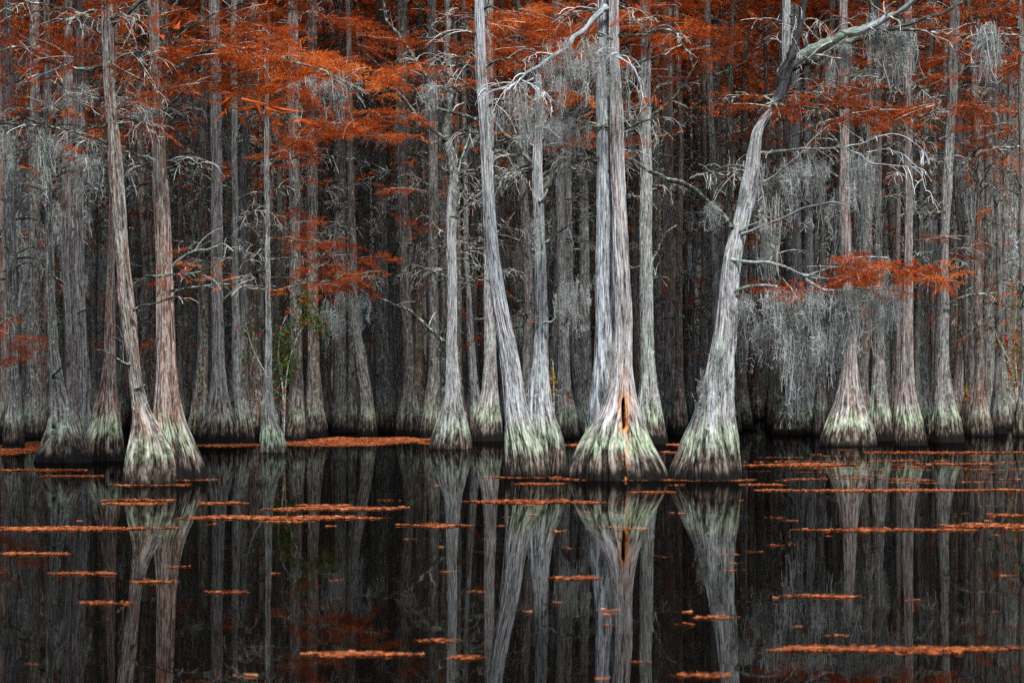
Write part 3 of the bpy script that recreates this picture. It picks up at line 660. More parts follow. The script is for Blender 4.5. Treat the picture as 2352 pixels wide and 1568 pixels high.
L('T3', [(122, 868), (131, 857), (141, 843)], 7, 4, lic=0, twigs=0, dstart=-.15, dy=-.2)
L('T3', [(116, 632), (134, 638), (150, 659)], 6, 4, twigs=1, dstart=-.1)
L('T5', [(178, 720), (199, 712), (220, 713), (236, 721)], 4, 3, lic=.1, twigs=1, dstart=-.3, dy=-.3)
L('T1', [(38, 729), (28, 729), (10, 732), (-10, 735)], 4, 3, dstart=-1.5, dy=-.5, leaf=.5, twigs=7, tone=.5)
L('T12', [(614, 213), (655, 195), (693, 184)], 6, 2, lic=.2, twigs=2.5, leaf=.05)
L('T12', [(614, 190), (640, 178), (665, 167), (693, 160)], 6, 2, twigs=3, leaf=.05)
L('T12', [(613, 364), (655, 341), (697, 319), (727, 307), (790, 281), (850, 268)], 8, 3, lic=.2, leaf=.28, twigs=4, tone=.5, dy=-.6)
L('T12', [(614, 378), (674, 364), (723, 358), (779, 362), (850, 375), (900, 398)], 6, 2, dy=-.6, twigs=3)
L('T12', [(614, 547), (650, 550), (720, 556), (780, 556)], 5, 2, leaf=.25, twigs=4, dy=-.4)
L('T12', [(614, 672), (640, 666), (682, 655), (730, 648), (790, 637), (850, 628)], 6, 2, leaf=.26, twigs=4, dy=-.6)
L('T12', [(613, 600), (650, 594), (680, 588)], 6, 3, twigs=2)
L('T12', [(613, 250), (596, 240), (570, 215)], 5, 2, twigs=3)
L('T12', [(613, 130), (590, 120), (560, 90), (520, 75)], 5, 2, twigs=3, leaf=.1)
L('T12', [(613, 610), (580, 628), (540, 640)], 4, 2, twigs=3, leaf=.1)
# forked pale tree
L('T13', [(1039, 500), (1040, 430), (1036, 370), (1026, 325), (1026, 280), (1032, 240), (1032, 170), (1028, 90), (1030, -20)], 25, 12, lic=.6, red=.25, pale=.25, twigs=.8, gnarl=1.5)
L('T13', [(1040, 470), (1045, 415), (1056, 375), (1070, 350), (1085, 332), (1095, 310)], 19, 9, lic=.35, pale=.1, twigs=1, dy=.3)
L('T13', [(1030, 330), (1019, 319), (982, 289), (952, 259), (922, 221), (903, 195)], 9, 5, lic=.5, twigs=1.5, dy=-.4)
L('T13', [(1032, 240), (1019, 229), (985, 187), (959, 146), (925, 90), (888, 45), (880, -20)], 11, 6, lic=.8, twigs=2, dy=-.6)
L('T13', [(960, 148), (962, 110), (985, 80), (1010, 40)], 6, 3, twigs=2.5, dy=-.4)
L('T13', [(1032, 205), (1020, 190), (1005, 160), (1000, 140)], 6, 4, twigs=1.5)
L('T13', [(1028, 786), (1020, 783), (982, 749), (948, 719), (907, 700), (864, 682)], 9, 4, dy=-.5, lic=1.0, twigs=1.2)
L('T13', [(1029, 820), (1018, 812), (1008, 800)], 4, 3, twigs=0)
L('T13', [(1030, 545), (1010, 530), (990, 505), (965, 490)], 6, 3, twigs=1.5, dy=.3)
L('T13', [(1052, 395), (1060, 365), (1068, 340), (1083, 300)], 5, 3, pale=.9, twigs=1)
# leaning pale tree
L('T16', [(1100, 280), (1090, 275), (1060, 262), (1019, 251), (978, 236), (950, 200)], 9, 4, dy=-.4, twigs=1.6)
L('T16', [(1100, 60), (1112, 65), (1122, 85), (1132, 105)], 3, 2, pale=.8, twigs=1, dy=-.3)
L('T16', [(1100, 85), (1087, 75), (1038, 71), (1004, 85), (960, 92)], 8, 3, dy=-.4, twigs=2, lic=.9)
L('T16', [(1104, 210), (1085, 205), (1060, 185), (1020, 170)], 7, 3, dy=-.4, twigs=2.5)
L('T16', [(1112, 40), (1120, 60), (1118, 20), (1128, -20)], 5, 3, twigs=2)
# upright stubbed tree
L('T17', [(1232, 380), (1217, 367), (1196, 340), (1176, 320), (1150, 298), (1138, 285)], 12, 7, lic=.4, pale=.2, twigs=1.2, dy=.2)
L('T17', [(1240, 470), (1262, 420), (1277, 375), (1285, 326), (1312, 275), (1341, 225), (1352, 190)], 18, 9, lic=.15, pale=0, twigs=1, dy=.4, gnarl=1.6)
L('T17', [(1233, 330), (1234, 290), (1230, 262), (1222, 230)], 15, 8, lic=.8, twigs=2.5, dy=-.1)
L('T17', [(1242, 320), (1262, 290), (1275, 270)], 8, 4, lic=.9, twigs=3)
L('T17', [(1238, 727), (1225, 727), (1214, 718), (1206, 712)], 5, 3, dstart=-.25, dy=-.15, twigs=0, pale=1)
L('T17', [(1246, 742), (1262, 738), (1277, 729)], 7, 5, dstart=-.25, dy=-.2, twigs=0, pale=1.3)
L('T17', [(1240, 560), (1255, 555), (1300, 521), (1340, 500), (1360, 488)], 5, 2, dy=-.2, twigs=1.5)
L('T17', [(1238, 462), (1245, 456), (1262, 435)], 7, 5, dstart=-.15, twigs=0, pale=1.3)
L('T17', [(1236, 590), (1205, 560), (1176, 540), (1150, 500)], 5, 2, twigs=1.5, dy=.3)
L('T18', [(1293, 745), (1305, 727), (1315, 712), (1321, 695), (1319, 680)], 8, 4, lic=0, pale=0, twigs=0, dstart=-.2)
# double-stemmed tree
L('T21', [(1390, 18), (1382, 26), (1352, 60), (1318, 86), (1300, 109), (1258, 135), (1213, 169), (1176, 195), (1140, 204), (1115, 222)], 13, 4, white=True, dstart=-.1, dy=-.9, twigs=3.2, sub=5, droop=.5, tl=(.3, 1.0))
L('T21', [(1226, 180), (1205, 190), (1170, 190), (1135, 200), (1110, 215), (1098, 245)], 4, 2, white=True, dstart=-1.0, dy=-.2, twigs=5, sub=5, droop=.55, tl=(.2, .7))
L('T21', [(1200, 185), (1235, 200), (1262, 222), (1272, 260)], 4, 2, white=True, dstart=-1.0, dy=-.2, twigs=5, sub=5, droop=.6, tl=(.2, .6))
L('T21', [(1384, 22), (1360, 18), (1326, 20), (1296, 34), (1270, 54)], 4, 2, white=True, dstart=-.1, dy=-.6, twigs=3, droop=.4)
L('T21', [(1414, 86), (1421, 84), (1472, 79), (1528, 67), (1551, 79), (1573, 109), (1588, 142)], 10, 4, dy=-.5, lic=.9, twigs=3, droop=.4)
L('T21', [(1424, 158), (1453, 150), (1487, 139), (1528, 124)], 8, 4, lic=0, pale=0, twigs=1.5)
L('T21', [(1487, 139), (1492, 110), (1502, 86)], 6, 4, lic=0, pale=0, twigs=1)
L('T21', [(1374, 74), (1390, 82), (1410, 94)], 7, 6, dstart=-.5, twigs=0, lic=.6)
L('T21', [(1418, 122), (1400, 128), (1386, 142), (1372, 158), (1356, 180), (1341, 217)], 5, 2, dstart=-.45, dy=-.2, white=True, twigs=5, sub=5, droop=.5, tl=(.2, .6))
L('T21', [(1418, 131), (1435, 140), (1453, 152), (1466, 180), (1476, 206), (1474, 255)], 5, 2, dstart=-.45, dy=-.2, white=True, twigs=3, droop=.5, tl=(.15, .5))
L('T21', [(1412, 112), (1385, 114), (1372, 120), (1362, 135)], 4, 2, dstart=-.45, dy=-.2, white=True, twigs=5, droop=.6, tl=(.15, .5))
L('T21', [(1418, 128), (1440, 130), (1460, 140), (1475, 160)], 4, 2, dstart=-.45, dy=-.2, white=True, twigs=4, droop=.6, tl=(.15, .5))
L('T21', [(1376, 362), (1350, 367), (1330, 375), (1300, 384)], 5, 3, lic=.9, twigs=.6)
# greenish upright tree
L('T22', [(1482, 280), (1491, 270), (1532, 240), (1570, 195), (1611, 120)], 8, 4, twigs=1.5)
L('T22', [(1478, 400), (1455, 365), (1445, 320), (1436, 260)], 9, 5, lic=.2, pale=0, twigs=1)
L('T22', [(1488, 620), (1510, 574), (1528, 540), (1555, 516)], 6, 4, lic=.9, twigs=1)
L('T22', [(1480, 230), (1466, 190), (1450, 150), (1452, 90)], 10, 6, lic=.3, twigs=1.5, leaf=.05)
L('T22', [(1484, 330), (1510, 200), (1560, 195), (1590, 205)], 5, 3, twigs=2)
L('T23', [(1548, 690), (1570, 725), (1580, 745), (1584, 780)], 4, 2, twigs=.5, dstart=-.2)
L('T26', [(1640, 320), (1620, 300), (1600, 260)], 6, 3, lic=.2, twigs=1)
L('T26', [(1648, 200), (1690, 205), (1730, 215)], 6, 3, lic=.2, twigs=1)
L('T26', [(1642, 190), (1600, 190), (1560, 192)], 5, 3, lic=.2, twigs=1)
# moss-wrapped tree
L('T25', [(1690, 525), (1679, 517), (1648, 484), (1607, 446), (1566, 420), (1513, 401), (1476, 382), (1442, 362)], 14, 6, dy=-.8, lic=1.0, twigs=.5)
L('T25', [(1700, 530), (1720, 517), (1757, 504)], 5, 3, dstart=-.2, twigs=.5, pale=.6)
L('T25', [(1705, 538), (1720, 532), (1764, 514), (1798, 502), (1854, 476), (1906, 465), (1942, 471)], 8, 4, dstart=-.2, dy=-.6, lic=.1, red=.4, pale=.6, twigs=.4)
L('T25', [(1735, 352), (1786, 349), (1839, 343), (1888, 341), (1944, 340)], 9, 4, dy=-.7, lic=1.0, pale=.5, twigs=2, droop=.5)
L('T25', [(1944, 341), (1974, 352), (1996, 371), (2041, 381), (2101, 390), (2131, 439)], 4, 2, dstart=-.7, dy=-.4, white=True, twigs=4, droop=.5)
L('T25', [(1944, 338), (1974, 330), (2008, 319), (2049, 306), (2094, 322), (2128, 362)], 4, 2, dstart=-.7, dy=-.4, white=True, twigs=4, droop=.6)
L('T25', [(1990, 350), (2030, 342), (2075, 355), (2110, 385), (2125, 400)], 3, 2, dstart=-.8, dy=-.4, white=True, twigs=4, droop=.6)
L('T25', [(1725, 425), (1775, 405), (1824, 364), (1884, 304), (1925, 285), (1975, 320)], 6, 2, dstart=-.1, dy=-.6, pale=.9, twigs=1.5)
L('T25', [(1725, 405), (1786, 412), (1816, 431), (1858, 476), (1906, 532)], 6, 4, dy=.8, lic=.2, twigs=1)
L('T25', [(1800, 168), (1813, 150), (1858, 120), (1921, 86), (1996, 60), (2049, 34), (2083, 15), (2110, -15)], 29, 9, dstart=-.1, dy=-1.2, lic=1.3, pale=1.3, twigs=1.2, sides=14)
L('T25', [(1798, 172), (1813, 159), (1876, 135), (1944, 101), (1996, 79), (2004, 38), (2000, -15)], 19, 12, dy=-.5, lic=.5, pale=0, twigs=.8, sides=12)
L('T25', [(1800, 170), (1808, 145), (1828, 94), (1843, 38), (1850, -15)], 21, 15, dstart=-.3, dy=-.3, lic=0, pale=0, twigs=.6, sides=12)
L('T25', [(1996, 80), (2034, 75), (2079, 56), (2124, 45), (2169, 30), (2218, -2)], 9, 7, dstart=-.5, dy=-.4, lic=.3, pale=0, twigs=1.5)
L('T25', [(2040, 66), (2086, 71), (2139, 73), (2207, 79), (2274, 79), (2360, 77)], 7, 5, dstart=-.8, dy=-.6, twigs=3, leaf=.12, tone=.35)
L('T25', [(1752, 268), (1764, 246), (1854, 247), (1989, 247), (2034, 259), (2120, 266), (2150, 255), (2214, 246), (2290, 262)], 7, 4, dy=-1.0, lic=.9, twigs=4, leaf=.12, tone=.38)
L('T25', [(1760, 240), (1800, 225), (1880, 200), (1960, 170), (2000, 165)], 5, 2, dstart=-.1, dy=-.8, twigs=3.5, leaf=.09, tone=.38)
L('T25', [(1680, 596), (1700, 600), (1764, 603), (1809, 614), (1846, 633), (1900, 640), (1960, 628)], 7, 3, dstart=-.2, dy=-.4, white=False, pale=.9, twigs=3.5, leaf=.10)
L('T25', [(1846, 633), (1880, 622), (1920, 616), (1990, 618), (2060, 610), (2118, 628)], 5, 2, dstart=-.5, dy=-.3, pale=.8, twigs=4, leaf=.18, tone=.6)
L('T25', [(1850, 640), (1870, 658), (1910, 667), (1959, 667), (2026, 661), (2068, 659)], 6, 3, dstart=-.5, dy=-.2, pale=.9, twigs=3, leaf=.12)
L('T25', [(1690, 668), (1705, 663), (1740, 655), (1782, 657)], 8, 5, dstart=-.2, dy=-.2, pale=.9, twigs=1)
L('T25', [(1690, 680), (1708, 690), (1700, 686)], 5, 3, dstart=-.4, twigs=0)
# right-hand row
L('T31', [(2172, 487), (2140, 488), (2098, 491)], 6, 4, dstart=-.3, twigs=.6, lic=1)
L('T31', [(2172, 545), (2120, 552), (2064, 555)], 6, 4, dstart=-.3, twigs=2, lic=.2, leaf=.12, tone=.3)
L('T31', [(2182, 400), (2195, 394), (2233, 356), (2263, 334), (2310, 350)], 9, 5, twigs=2)
L('T31', [(2172, 697), (2184, 693), (2233, 678), (2289, 672)], 6, 4, dstart=-.3, twigs=2)
L('T31', [(2185, 200), (2150, 180), (2100, 190), (2060, 215)], 11, 6, lic=.4, twigs=2)
L('T31', [(2188, 190), (2230, 150), (2270, 140), (2310, 110)], 10, 5, lic=.4, twigs=2, leaf=.1)
L('T32', [(2198, 130), (2180, 60), (2185, 0)], 9, 6, twigs=2)
L('T30', [(2086, 500), (2120, 470), (2150, 440)], 5, 3, twigs=2)
L('T28', [(1938, 340), (1900, 300), (1880, 250)], 6, 4, twigs=2)
L('T9', [(492, 500), (470, 470), (455, 430)], 5, 3, twigs=2)
L('T9', [(496, 200), (530, 220), (560, 215), (580, 190)], 6, 3, twigs=2)
# fallen loose twigs reach up before the moss curtain
L('T27', [(1812, 870), (1830, 840), (1826, 824), (1792, 868)], 4, 2, dstart=-1.2, twigs=1, pale=1)
L('T27', [(1865, 866), (1900, 858), (1935, 840)], 3, 2, dstart=-1.0, twigs=1, pale=1)

rl = np.random.default_rng(2024)
def side_x(rows, y, side):
    r = sorted(rows); ys = [q[0] for q in r]
    return float(np.interp(y, ys, [q[2 if side > 0 else 1] for q in r]))
for key, t in TREES.items():
    near = t.d < 60
    top = min(q[0] for q in t.rows)
    for j in range(11 if near else 12):
        y = rl.uniform(max(top, 0) + 10, 430 if near else 660); sd = rl.choice((-1, 1)); x0 = side_x(t.rows, y, sd) - 4 * sd
        ln = rl.uniform(40, 120) * (1.0 if near else .8); rise = rl.uniform(-.5, .7)
        pts = [(x0, y), (x0 + sd * ln * .35, y - ln * rise * .30 - 4), (x0 + sd * ln * .7, y - ln * rise * .55), (x0 + sd * ln, y - ln * rise * .55 + rl.uniform(0, 16))]
        limb(t, pts, rl.uniform(4.5, 8) * (1 if near else .75), 2, t.dc, dy=rl.uniform(-1.2, .8), lic=rl.choice((.2, .9, 1.0)), twigs=4.6, sub=6, leaf=.03 if y < 300 else 0.0, rng=rl, droop=.4, sides=7)

# ================================================================== NEEDLE CLOUDS
def MS(key, cx, cy, rx, ry, n, tone=.5, dd=0.0, **kw): t = TREES[key]; mass(t, cx, cy, rx * 1.1, ry * 1.25, t.dc + dd, int(n * .36), tone - .17, **kw)
MS('T8', 560, 90, 130, 75, 420, .55); MS('T8', 660, 150, 150, 50, 420, .62); MS('T8', 520, 190, 120, 35, 120, .45); MS('T8', 440, 90, 60, 60, 60, .35)
MS('T12', 800, 110, 120, 50, 320, .6); MS('T12', 830, 160, 90, 28, 220, .65); MS('T12', 700, 40, 130, 45, 180, .42)
MS('T12', 800, 285, 110, 32, 300, .6); MS('T12', 860, 245, 40, 40, 90, .7); MS('T12', 700, 318, 60, 24, 90, .55); MS('T12', 770, 320, 80, 16, 90, .45)
MS('T12', 655, 530, 75, 24, 100, .5); MS('T12', 730, 556, 60, 15, 60, .42)
MS('T12', 790, 605, 90, 28, 120, .52); MS('T12', 850, 640, 80, 26, 80, .45); MS('T12', 760, 640, 60, 14, 50, .4)
MS('T7', 205, 18, 45, 26, 70, .45); MS('T7', 80, 70, 110, 45, 100, .15); MS('T7', 40, 190, 50, 60, 60, .2); MS('T7', 300, 260, 50, 40, 50, .3); MS('T7', 200, 330, 25, 35, 30, .5); MS('T7', 150, 110, 120, 30, 50, .25)
MS('T1', 32, 770, 34, 26, 60, .5, -1.8, dep=.5); MS('T1', 12, 820, 22, 22, 34, .45, -1.8, dep=.5)
MS('T13', 1010, 55, 50, 50, 90, .4); MS('T13', 970, 20, 50, 20, 40, .35); MS('T13', 940, 480, 60, 40, 60, .25, 2)
MS('T17', 1185, 45, 55, 50, 260, .65, 1.5); MS('T17', 1280, 60, 90, 55, 380, .62, 2); MS('T17', 1240, 140, 80, 45, 160, .52, 2); MS('T17', 1300, 210, 60, 35, 90, .55, 1)
MS('T22', 1520, 45, 100, 50, 520, .6); MS('T22', 1600, 90, 90, 60, 380, .52); MS('T22', 1450, 140, 30, 60, 90, .5); MS('T22', 1470, 30, 50, 40, 160, .62); MS('T22', 1442, 290, 22, 60, 60, .55); MS('T22', 1530, 155, 60, 25, 100, .45)
MS('T26', 1700, 70, 60, 60, 90, .3); MS('T26', 1760, 110, 40, 60, 40, .25); MS('T26', 1690, 170, 60, 40, 60, .25)
MS('T25', 1800, 235, 70, 20, 50, .3, -.6, dep=.6); MS('T25', 1920, 225, 90, 24, 85, .35, -.7, dep=.6); MS('T25', 2050, 235, 90, 22, 85, .35, -.8, dep=.6); MS('T25', 2180, 245, 90, 20, 90, .4, -1, dep=.6); MS('T25', 1990, 262, 120, 14, 30, .4, -.8, dep=.6)
MS('T25', 2050, 606, 60, 16, 100, .66, -.7, dep=.4); MS('T25', 2095, 632, 30, 14, 60, .7, -.8, dep=.4); MS('T25', 1960, 618, 60, 20, 60, .5, -.7, dep=.4); MS('T25', 1820, 620, 60, 20, 40, .4, -.5, dep=.4); MS('T25', 1900, 655, 90, 16, 40, .35, -.6, dep=.4)
MS('T31', 2280, 120, 70, 50, 220, .5); MS('T31', 2160, 120, 70, 22, 110, .4); MS('T31', 2310, 40, 60, 40, 110, .4); MS('T31', 2300, 290, 50, 40, 120, .3); MS('T31', 2330, 340, 40, 30, 50, .25)
MS('T28', 1760, 545, 35, 45, 90, .35, 12); MS('T28', 2060, 30, 90, 40, 120, .3); MS('T28', 1930, 40, 60, 40, 80, .3); MS('T28', 1960, 150, 60, 40, 50, .3)
MS('T31', 2180, 560, 60, 15, 40, .25, -1)
for t in TREES.values(): finish_tree(t)

for key, v in (('T12', .30), ('T13', .18), ('T16', .08), ('T17', .08), ('T7', .06), ('T28', .1)):
    for o in TREES[key].root.children:
        if o.name.startswith('trunk'): o['stain'] = v
# branch scars and knots on the pale trunks
def knot(key, x, y, w):
    t = TREES[key]; r = sorted(t.rows); ys = [q[0] for q in r]
    l = np.interp(y, ys, [q[1] for q in r]); rr = np.interp(y, ys, [q[2] for q in r]); R = (rr - l) / 2; u = np.clip((x - (l + rr) / 2) / R, -.85, .85)
    ang = math.asin(u); Rw = R * t.dc / FPX * .99; c = px((l + rr) / 2, y, t.dc)
    rad = w / 2 * t.dc / FPX; n, m = 9, 20
    prof = [(0, .10), (.18, .12), (.30, .30), (.42, .55), (.55, .42), (.68, .62), (.82, .50), (1.0, .12), (1.25, -.25)]
    V = []; rng = np.random.default_rng(int(x * y))
    for a, h in prof:
        for j in range(m):
            th = 2 * math.pi * j / m; q = a * rad * (1 + .12 * math.sin(3 * th + x) + rng.normal() * .03)
            lx, lz, ly = q * math.cos(th), q * 1.15 * math.sin(th), -h * rad * .75
            V.append((lx * math.cos(ang) - ly * math.sin(ang) + c[0] + Rw * math.sin(ang), c[1] - Rw * math.cos(ang) + lx * math.sin(ang) + ly * math.cos(ang), c[2] + lz))
    V = np.array(V); idx = np.arange(n * m).reshape(n, m); a = idx[:-1]; b = np.roll(a, -1, 1); d = idx[1:]; cc = np.roll(d, -1, 1)
    F = np.stack((a, b, cc, d), -1).reshape(-1, 4)
    me = build_mesh('knot', V - t.base, F, np.stack((np.roll(idx[0], -1), idx[0], np.full(m, idx[0][0])), -1)[1:-1], {'bark': ('FLOAT_VECTOR', V * 1.0 + np.array((0, 0, 3.0)))})
    tr = next(o for o in t.root.children if o.name.startswith('trunk'))
    o = obj('knot', me, M_LIMB, tr); t.props(o, redness=.5, paleness=.35, lichen=.2)
for a in (('T21', 1421, 365, 15), ('T21', 1440, 646, 13), ('T21', 1412, 60, 9), ('T16', 1112, 172, 12), ('T16', 1113, 338, 11), ('T16', 1124, 500, 9), ('T17', 1243, 549, 13), ('T17', 1240, 660, 9), ('T25', 1674, 792, 11), ('T13', 1038, 520, 8), ('T8', 372, 560, 9)): knot(*a)

# ================================================================== FOREST BEHIND
def grow_tree_parts(seed, far=False):
    """a forest cypress: trunk, dead mossy limbs, needle crown; 18 m tall, base radius about .45 m"""
    rng = np.random.default_rng(seed)
    zs = np.array((-.5, 0, .35, .7, 1.2, 2.2, 4, 7, 11, 15, 18.)); f = rng.uniform(.85, 1.2)
    rs = np.array((.46, .45, .40, .33, .24, .175, .155, .14, .12, .09, .04)) * np.array([1, 1, 1, 1, .98, 1, 1, 1, 1, 1, 1]) * f
    xs = np.cumsum(np.concatenate(([0, 0], rng.normal(size=9) * np.array((.01, .02, .04, .05, .09, .13, .18, .2, .2)))))
    tm = trunk_core('trunk', zs, xs, rs, 0.0, 17.8, seed, 44, .12, .075, wob=.012)
    par = []
    for z in np.concatenate((rng.uniform(2.5, 8, 9), rng.uniform(6, 13, 12), rng.uniform(11, 17, 10))):
        a = rng.random() * 6.283; ln = rng.uniform(.8, 2.6) * (1.2 if z > 7 else .7)
        x0 = np.interp(z, zs, xs); k = 9; P = [np.array((x0, 0, z))]; pit = rng.uniform(-.1, .7)
        for i in range(k - 1):
            a += rng.normal() * .22; pit += rng.normal() * .15 - .05
            P.append(P[-1] + np.array((math.cos(a) * math.cos(pit), math.sin(a) * math.cos(pit), math.sin(pit))) * ln / (k - 1))
        par.append((np.array(P), np.linspace(.035, .012, k)))
    PA = np.stack([p for p, _ in par]); RA = np.stack([r for _, r in par])
    A1, R1 = sprout(par, rng, 3.6, .3, 1.1, .5, .3, 6); R1 = np.clip(R1, .007, .014)
    A2, R2 = sprout(unpack(A1, R1), rng, 3.0, .15, .5, .7, .35, 4); R2 = np.clip(R2, .005, .008)
    v0, f0, k0 = tubes(PA, RA, 6); v1, f1, k1 = tubes(A1, R1, 3); v2, f2, k2 = tubes(A2, R2, 3)
    bm = build_mesh('branches', np.concatenate((v0, v1, v2)), np.concatenate((f0, f1 + len(v0), f2 + len(v0) + len(v1))), None, {'bark': ('FLOAT_VECTOR', np.concatenate((k0, k1, k2)))})
    q = np.concatenate((A1[:, 2:].reshape(-1, 3), PA[:, 4:].reshape(-1, 3)))
    keep = rng.random(len(q)) < np.interp(q[:, 2], (5, 8.5, 11, 13, 14.5, 18), (0.01, .03, .05, .12, .55, .9)); q = q[keep]
    q = q + rng.normal(size=(len(q), 3)) * np.array((.3, .3, .18))
    up = q[q[:, 2] > 13.5]; up = np.repeat(up, 1, 0) + rng.normal(size=(len(up), 3)) * np.array((.5, .5, .3)); q = np.concatenate((q, up))  # extra high foliage, added to shade the forest interior
    V, F3, To = stamp(SPR_FAR, q, rng.random(len(q)) * 6.283, rng.normal(size=len(q)) * .25 - .1, .7 + .7 * rng.random(len(q)), .36 + rng.normal(size=len(q)) * .24, rng)
    fm = build_mesh('foliage', V, None, F3, {'tone': ('FLOAT', To)}, False)
    tm.materials.append(M_FARBARK); bm.materials.append(M_LIMB); fm.materials.append(M_NEEDLE)
    return tm, bm, fm
PROTO = [grow_tree_parts(900 + i) for i in range(9)]
rf = np.random.default_rng(42)
taken = [(t.base[0], t.base[1]) for t in TREES.values()]
def free(x, y, r): return all((x - a) ** 2 + (y - b) ** 2 > r * r for a, b in taken)
G_FAR = 'cypress trunks crowded in the forest'
L_FAR = 'slender grey cypress trunk crowded among many alike deep in the flooded forest'
n_far = 0; far_pos = []
for tries in range(60000):
    if n_far >= 250: break
    d = math.sqrt(rf.uniform(79 ** 2, 118 ** 2)); half = CX * d / FPX + .6
    x = rf.uniform(-half, half)
    if d < 84 and 5 < 0: continue
    sxp = CX + x * FPX / d
    if not free(x, d, .65 if d > 90 else .95): continue
    if 1700 < sxp < 1765 and d < 112: continue
    taken.append((x, d)); far_pos.append((x, d)); n_far += 1
    tm, bm, fm = PROTO[rf.integers(len(PROTO))]
    r = thing('bald_cypress', L_FAR, 'tree', (x, d, 0), G_FAR)
    s = rf.uniform(.45, .95)
    r.rotation_euler = (rf.normal() * .012, rf.normal() * .016, rf.random() * 6.283); r.scale = (s, s, rf.uniform(.95, 1.15))
    for nm, m in (('trunk', tm), ('branches', bm), ('foliage', fm)):
        o = obj(nm, m, None, r)
        if nm != 'foliage':
            o['redness'] = float(rf.choice((.1, .3, .6, .9))); o['paleness'] = float(rf.uniform(0, .12)); o['lichen'] = float(rf.uniform(.2, .9)); o['algae'] = float(rf.uniform(0, .4))
        if nm != 'trunk': o['kind'] = 'stuff'
        if nm == 'branches': o['lichen'] = float(rf.uniform(.7, 1.2))
# crowns of the measured trees, above the frame (unseen; their width and height are set for the shade they cast)
for i, t in enumerate(TREES.values()):
    if t is TREES['T12']: continue
    fm = PROTO[i % len(PROTO)][2]
    o = obj('crown', fm, None, t.root); o['kind'] = 'stuff'
    edge = abs(t.base[0]) / t.d * FPX / CX
    o.location = (0, 0, 5.0); o.rotation_euler = (0, 0, i * 1.3)
    top = min(t.rows, key=lambda r: r[0]); o.location.x = ((top[1] + top[2]) / 2 - CX) * t.dc / FPX - t.base[0]
    k = 2.0 if edge > .5 else 1.0  # outer crowns widened to darken the sides of the view
    if t.d < 60: o.location.z = 3.5 if edge > .5 else 6.5
    o.scale = (k, k, .9)

# deep forest: one far-off mass of trunks, limbs and needles
def deep_forest():
    rng = np.random.default_rng(5)
    N = 2100; d = np.sqrt(rng.uniform(112 ** 2, 215 ** 2, N)); x = rng.uniform(-1, 1, N) * (CX * d / FPX + 3)
    zz = np.array((-.2, .0, .5, 1.2, 3, 5, 8, 11, 14, 22.)); rr = np.array((.42, .40, .30, .20, .145, .135, .125, .115, .10, .05))
    gap = (np.abs(CX + x * FPX / d - 1732) < 34) & (d < 125); x = x[~gap]; d = d[~gap]; N = len(d)
    k = len(zz)
    P = np.zeros((N, k, 3)); P[:, :, 0] = x[:, None] + np.cumsum(rng.normal(size=(N, k)) * .11, 1) + rng.normal(size=(N, 1)) * .025 * zz[None]; P[:, :, 1] = d[:, None]; P[:, :, 2] = zz
    R = rr[None] * rng.uniform(.7, 1.4, (N, 1))
    v, f, b = tubes(P, R, 9); b[:, 0] += np.repeat(rng.random(N) * 40, k * 9)
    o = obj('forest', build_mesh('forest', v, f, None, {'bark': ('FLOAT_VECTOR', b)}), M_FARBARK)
    o['redness'] = .45; o['paleness'] = .12; o['lichen'] = .75; o['algae'] = .3
    tag(o, 'far-off mass of bare grey trunks closing the view deep in the swamp', 'forest', kind='stuff')
    n = 1500
    d = np.sqrt(rng.uniform(136 ** 2, 216 ** 2, n)); x = rng.uniform(-1, 1, n) * (CX * d / FPX + 4)
    z = np.concatenate((rng.uniform(9, 26, int(n * .8)), rng.uniform(2, 10, n - int(n * .8))))
    V, F3, To = stamp(SPR_FAR, np.stack((x, d, z), 1), rng.random(n) * 6.283, rng.normal(size=n) * .3, 1.0 + 1.0 * rng.random(n), .28 + rng.normal(size=n) * .2, rng)
    o2 = obj('forest_foliage', build_mesh('forest_foliage', V, None, F3, {'tone': ('FLOAT', To)}, False), M_NEEDLE, o)
deep_forest()
def far_moss():
    rng = np.random.default_rng(8)
    Vs, Fs, To, off = [], [], [], 0
    protos = [moss_mesh(360 + i, 42, .9, .6, .3, 1.6, w=.02, curls=4, bunches=9) for i in range(4)]
    dat = []
    for m in protos:
        v = np.zeros(len(m.vertices) * 3, np.float32); m.vertices.foreach_get('co', v); l = np.zeros(len(m.loops), np.int32); m.loops.foreach_get('vertex_index', l)
        t = np.zeros(len(m.vertices), np.float32); m.attributes['tone'].data.foreach_get('value', t); dat.append((v.reshape(-1, 3), l.reshape(-1, 4), t))
    for i in range(280):
        v, f, t = dat[i % 4]; d = rng.uniform(84, 135); x = rng.uniform(-1, 1) * CX * d / FPX; z = rng.uniform(3.0, 13.0)
        a = rng.random() * 6.283; sx, sz = rng.uniform(.5, 1.4), rng.uniform(.7, 1.9)
        w = np.stack((v[:, 0] * sx * math.cos(a) - v[:, 1] * math.sin(a) + x, v[:, 0] * sx * math.sin(a) + v[:, 1] * math.cos(a) + d, v[:, 2] * sz + z), 1)
        Vs.append(w); Fs.append(f + off); off += len(w); To.append(t)
    o = obj('moss_haze', build_mesh('moss_haze', np.concatenate(Vs), np.concatenate(Fs), None, {'tone': ('FLOAT', np.concatenate(To))}, False), M_MOSS)
    tag(o, 'thin grey moss strands veiling the whole forest interior', 'moss', kind='stuff')
far_moss()
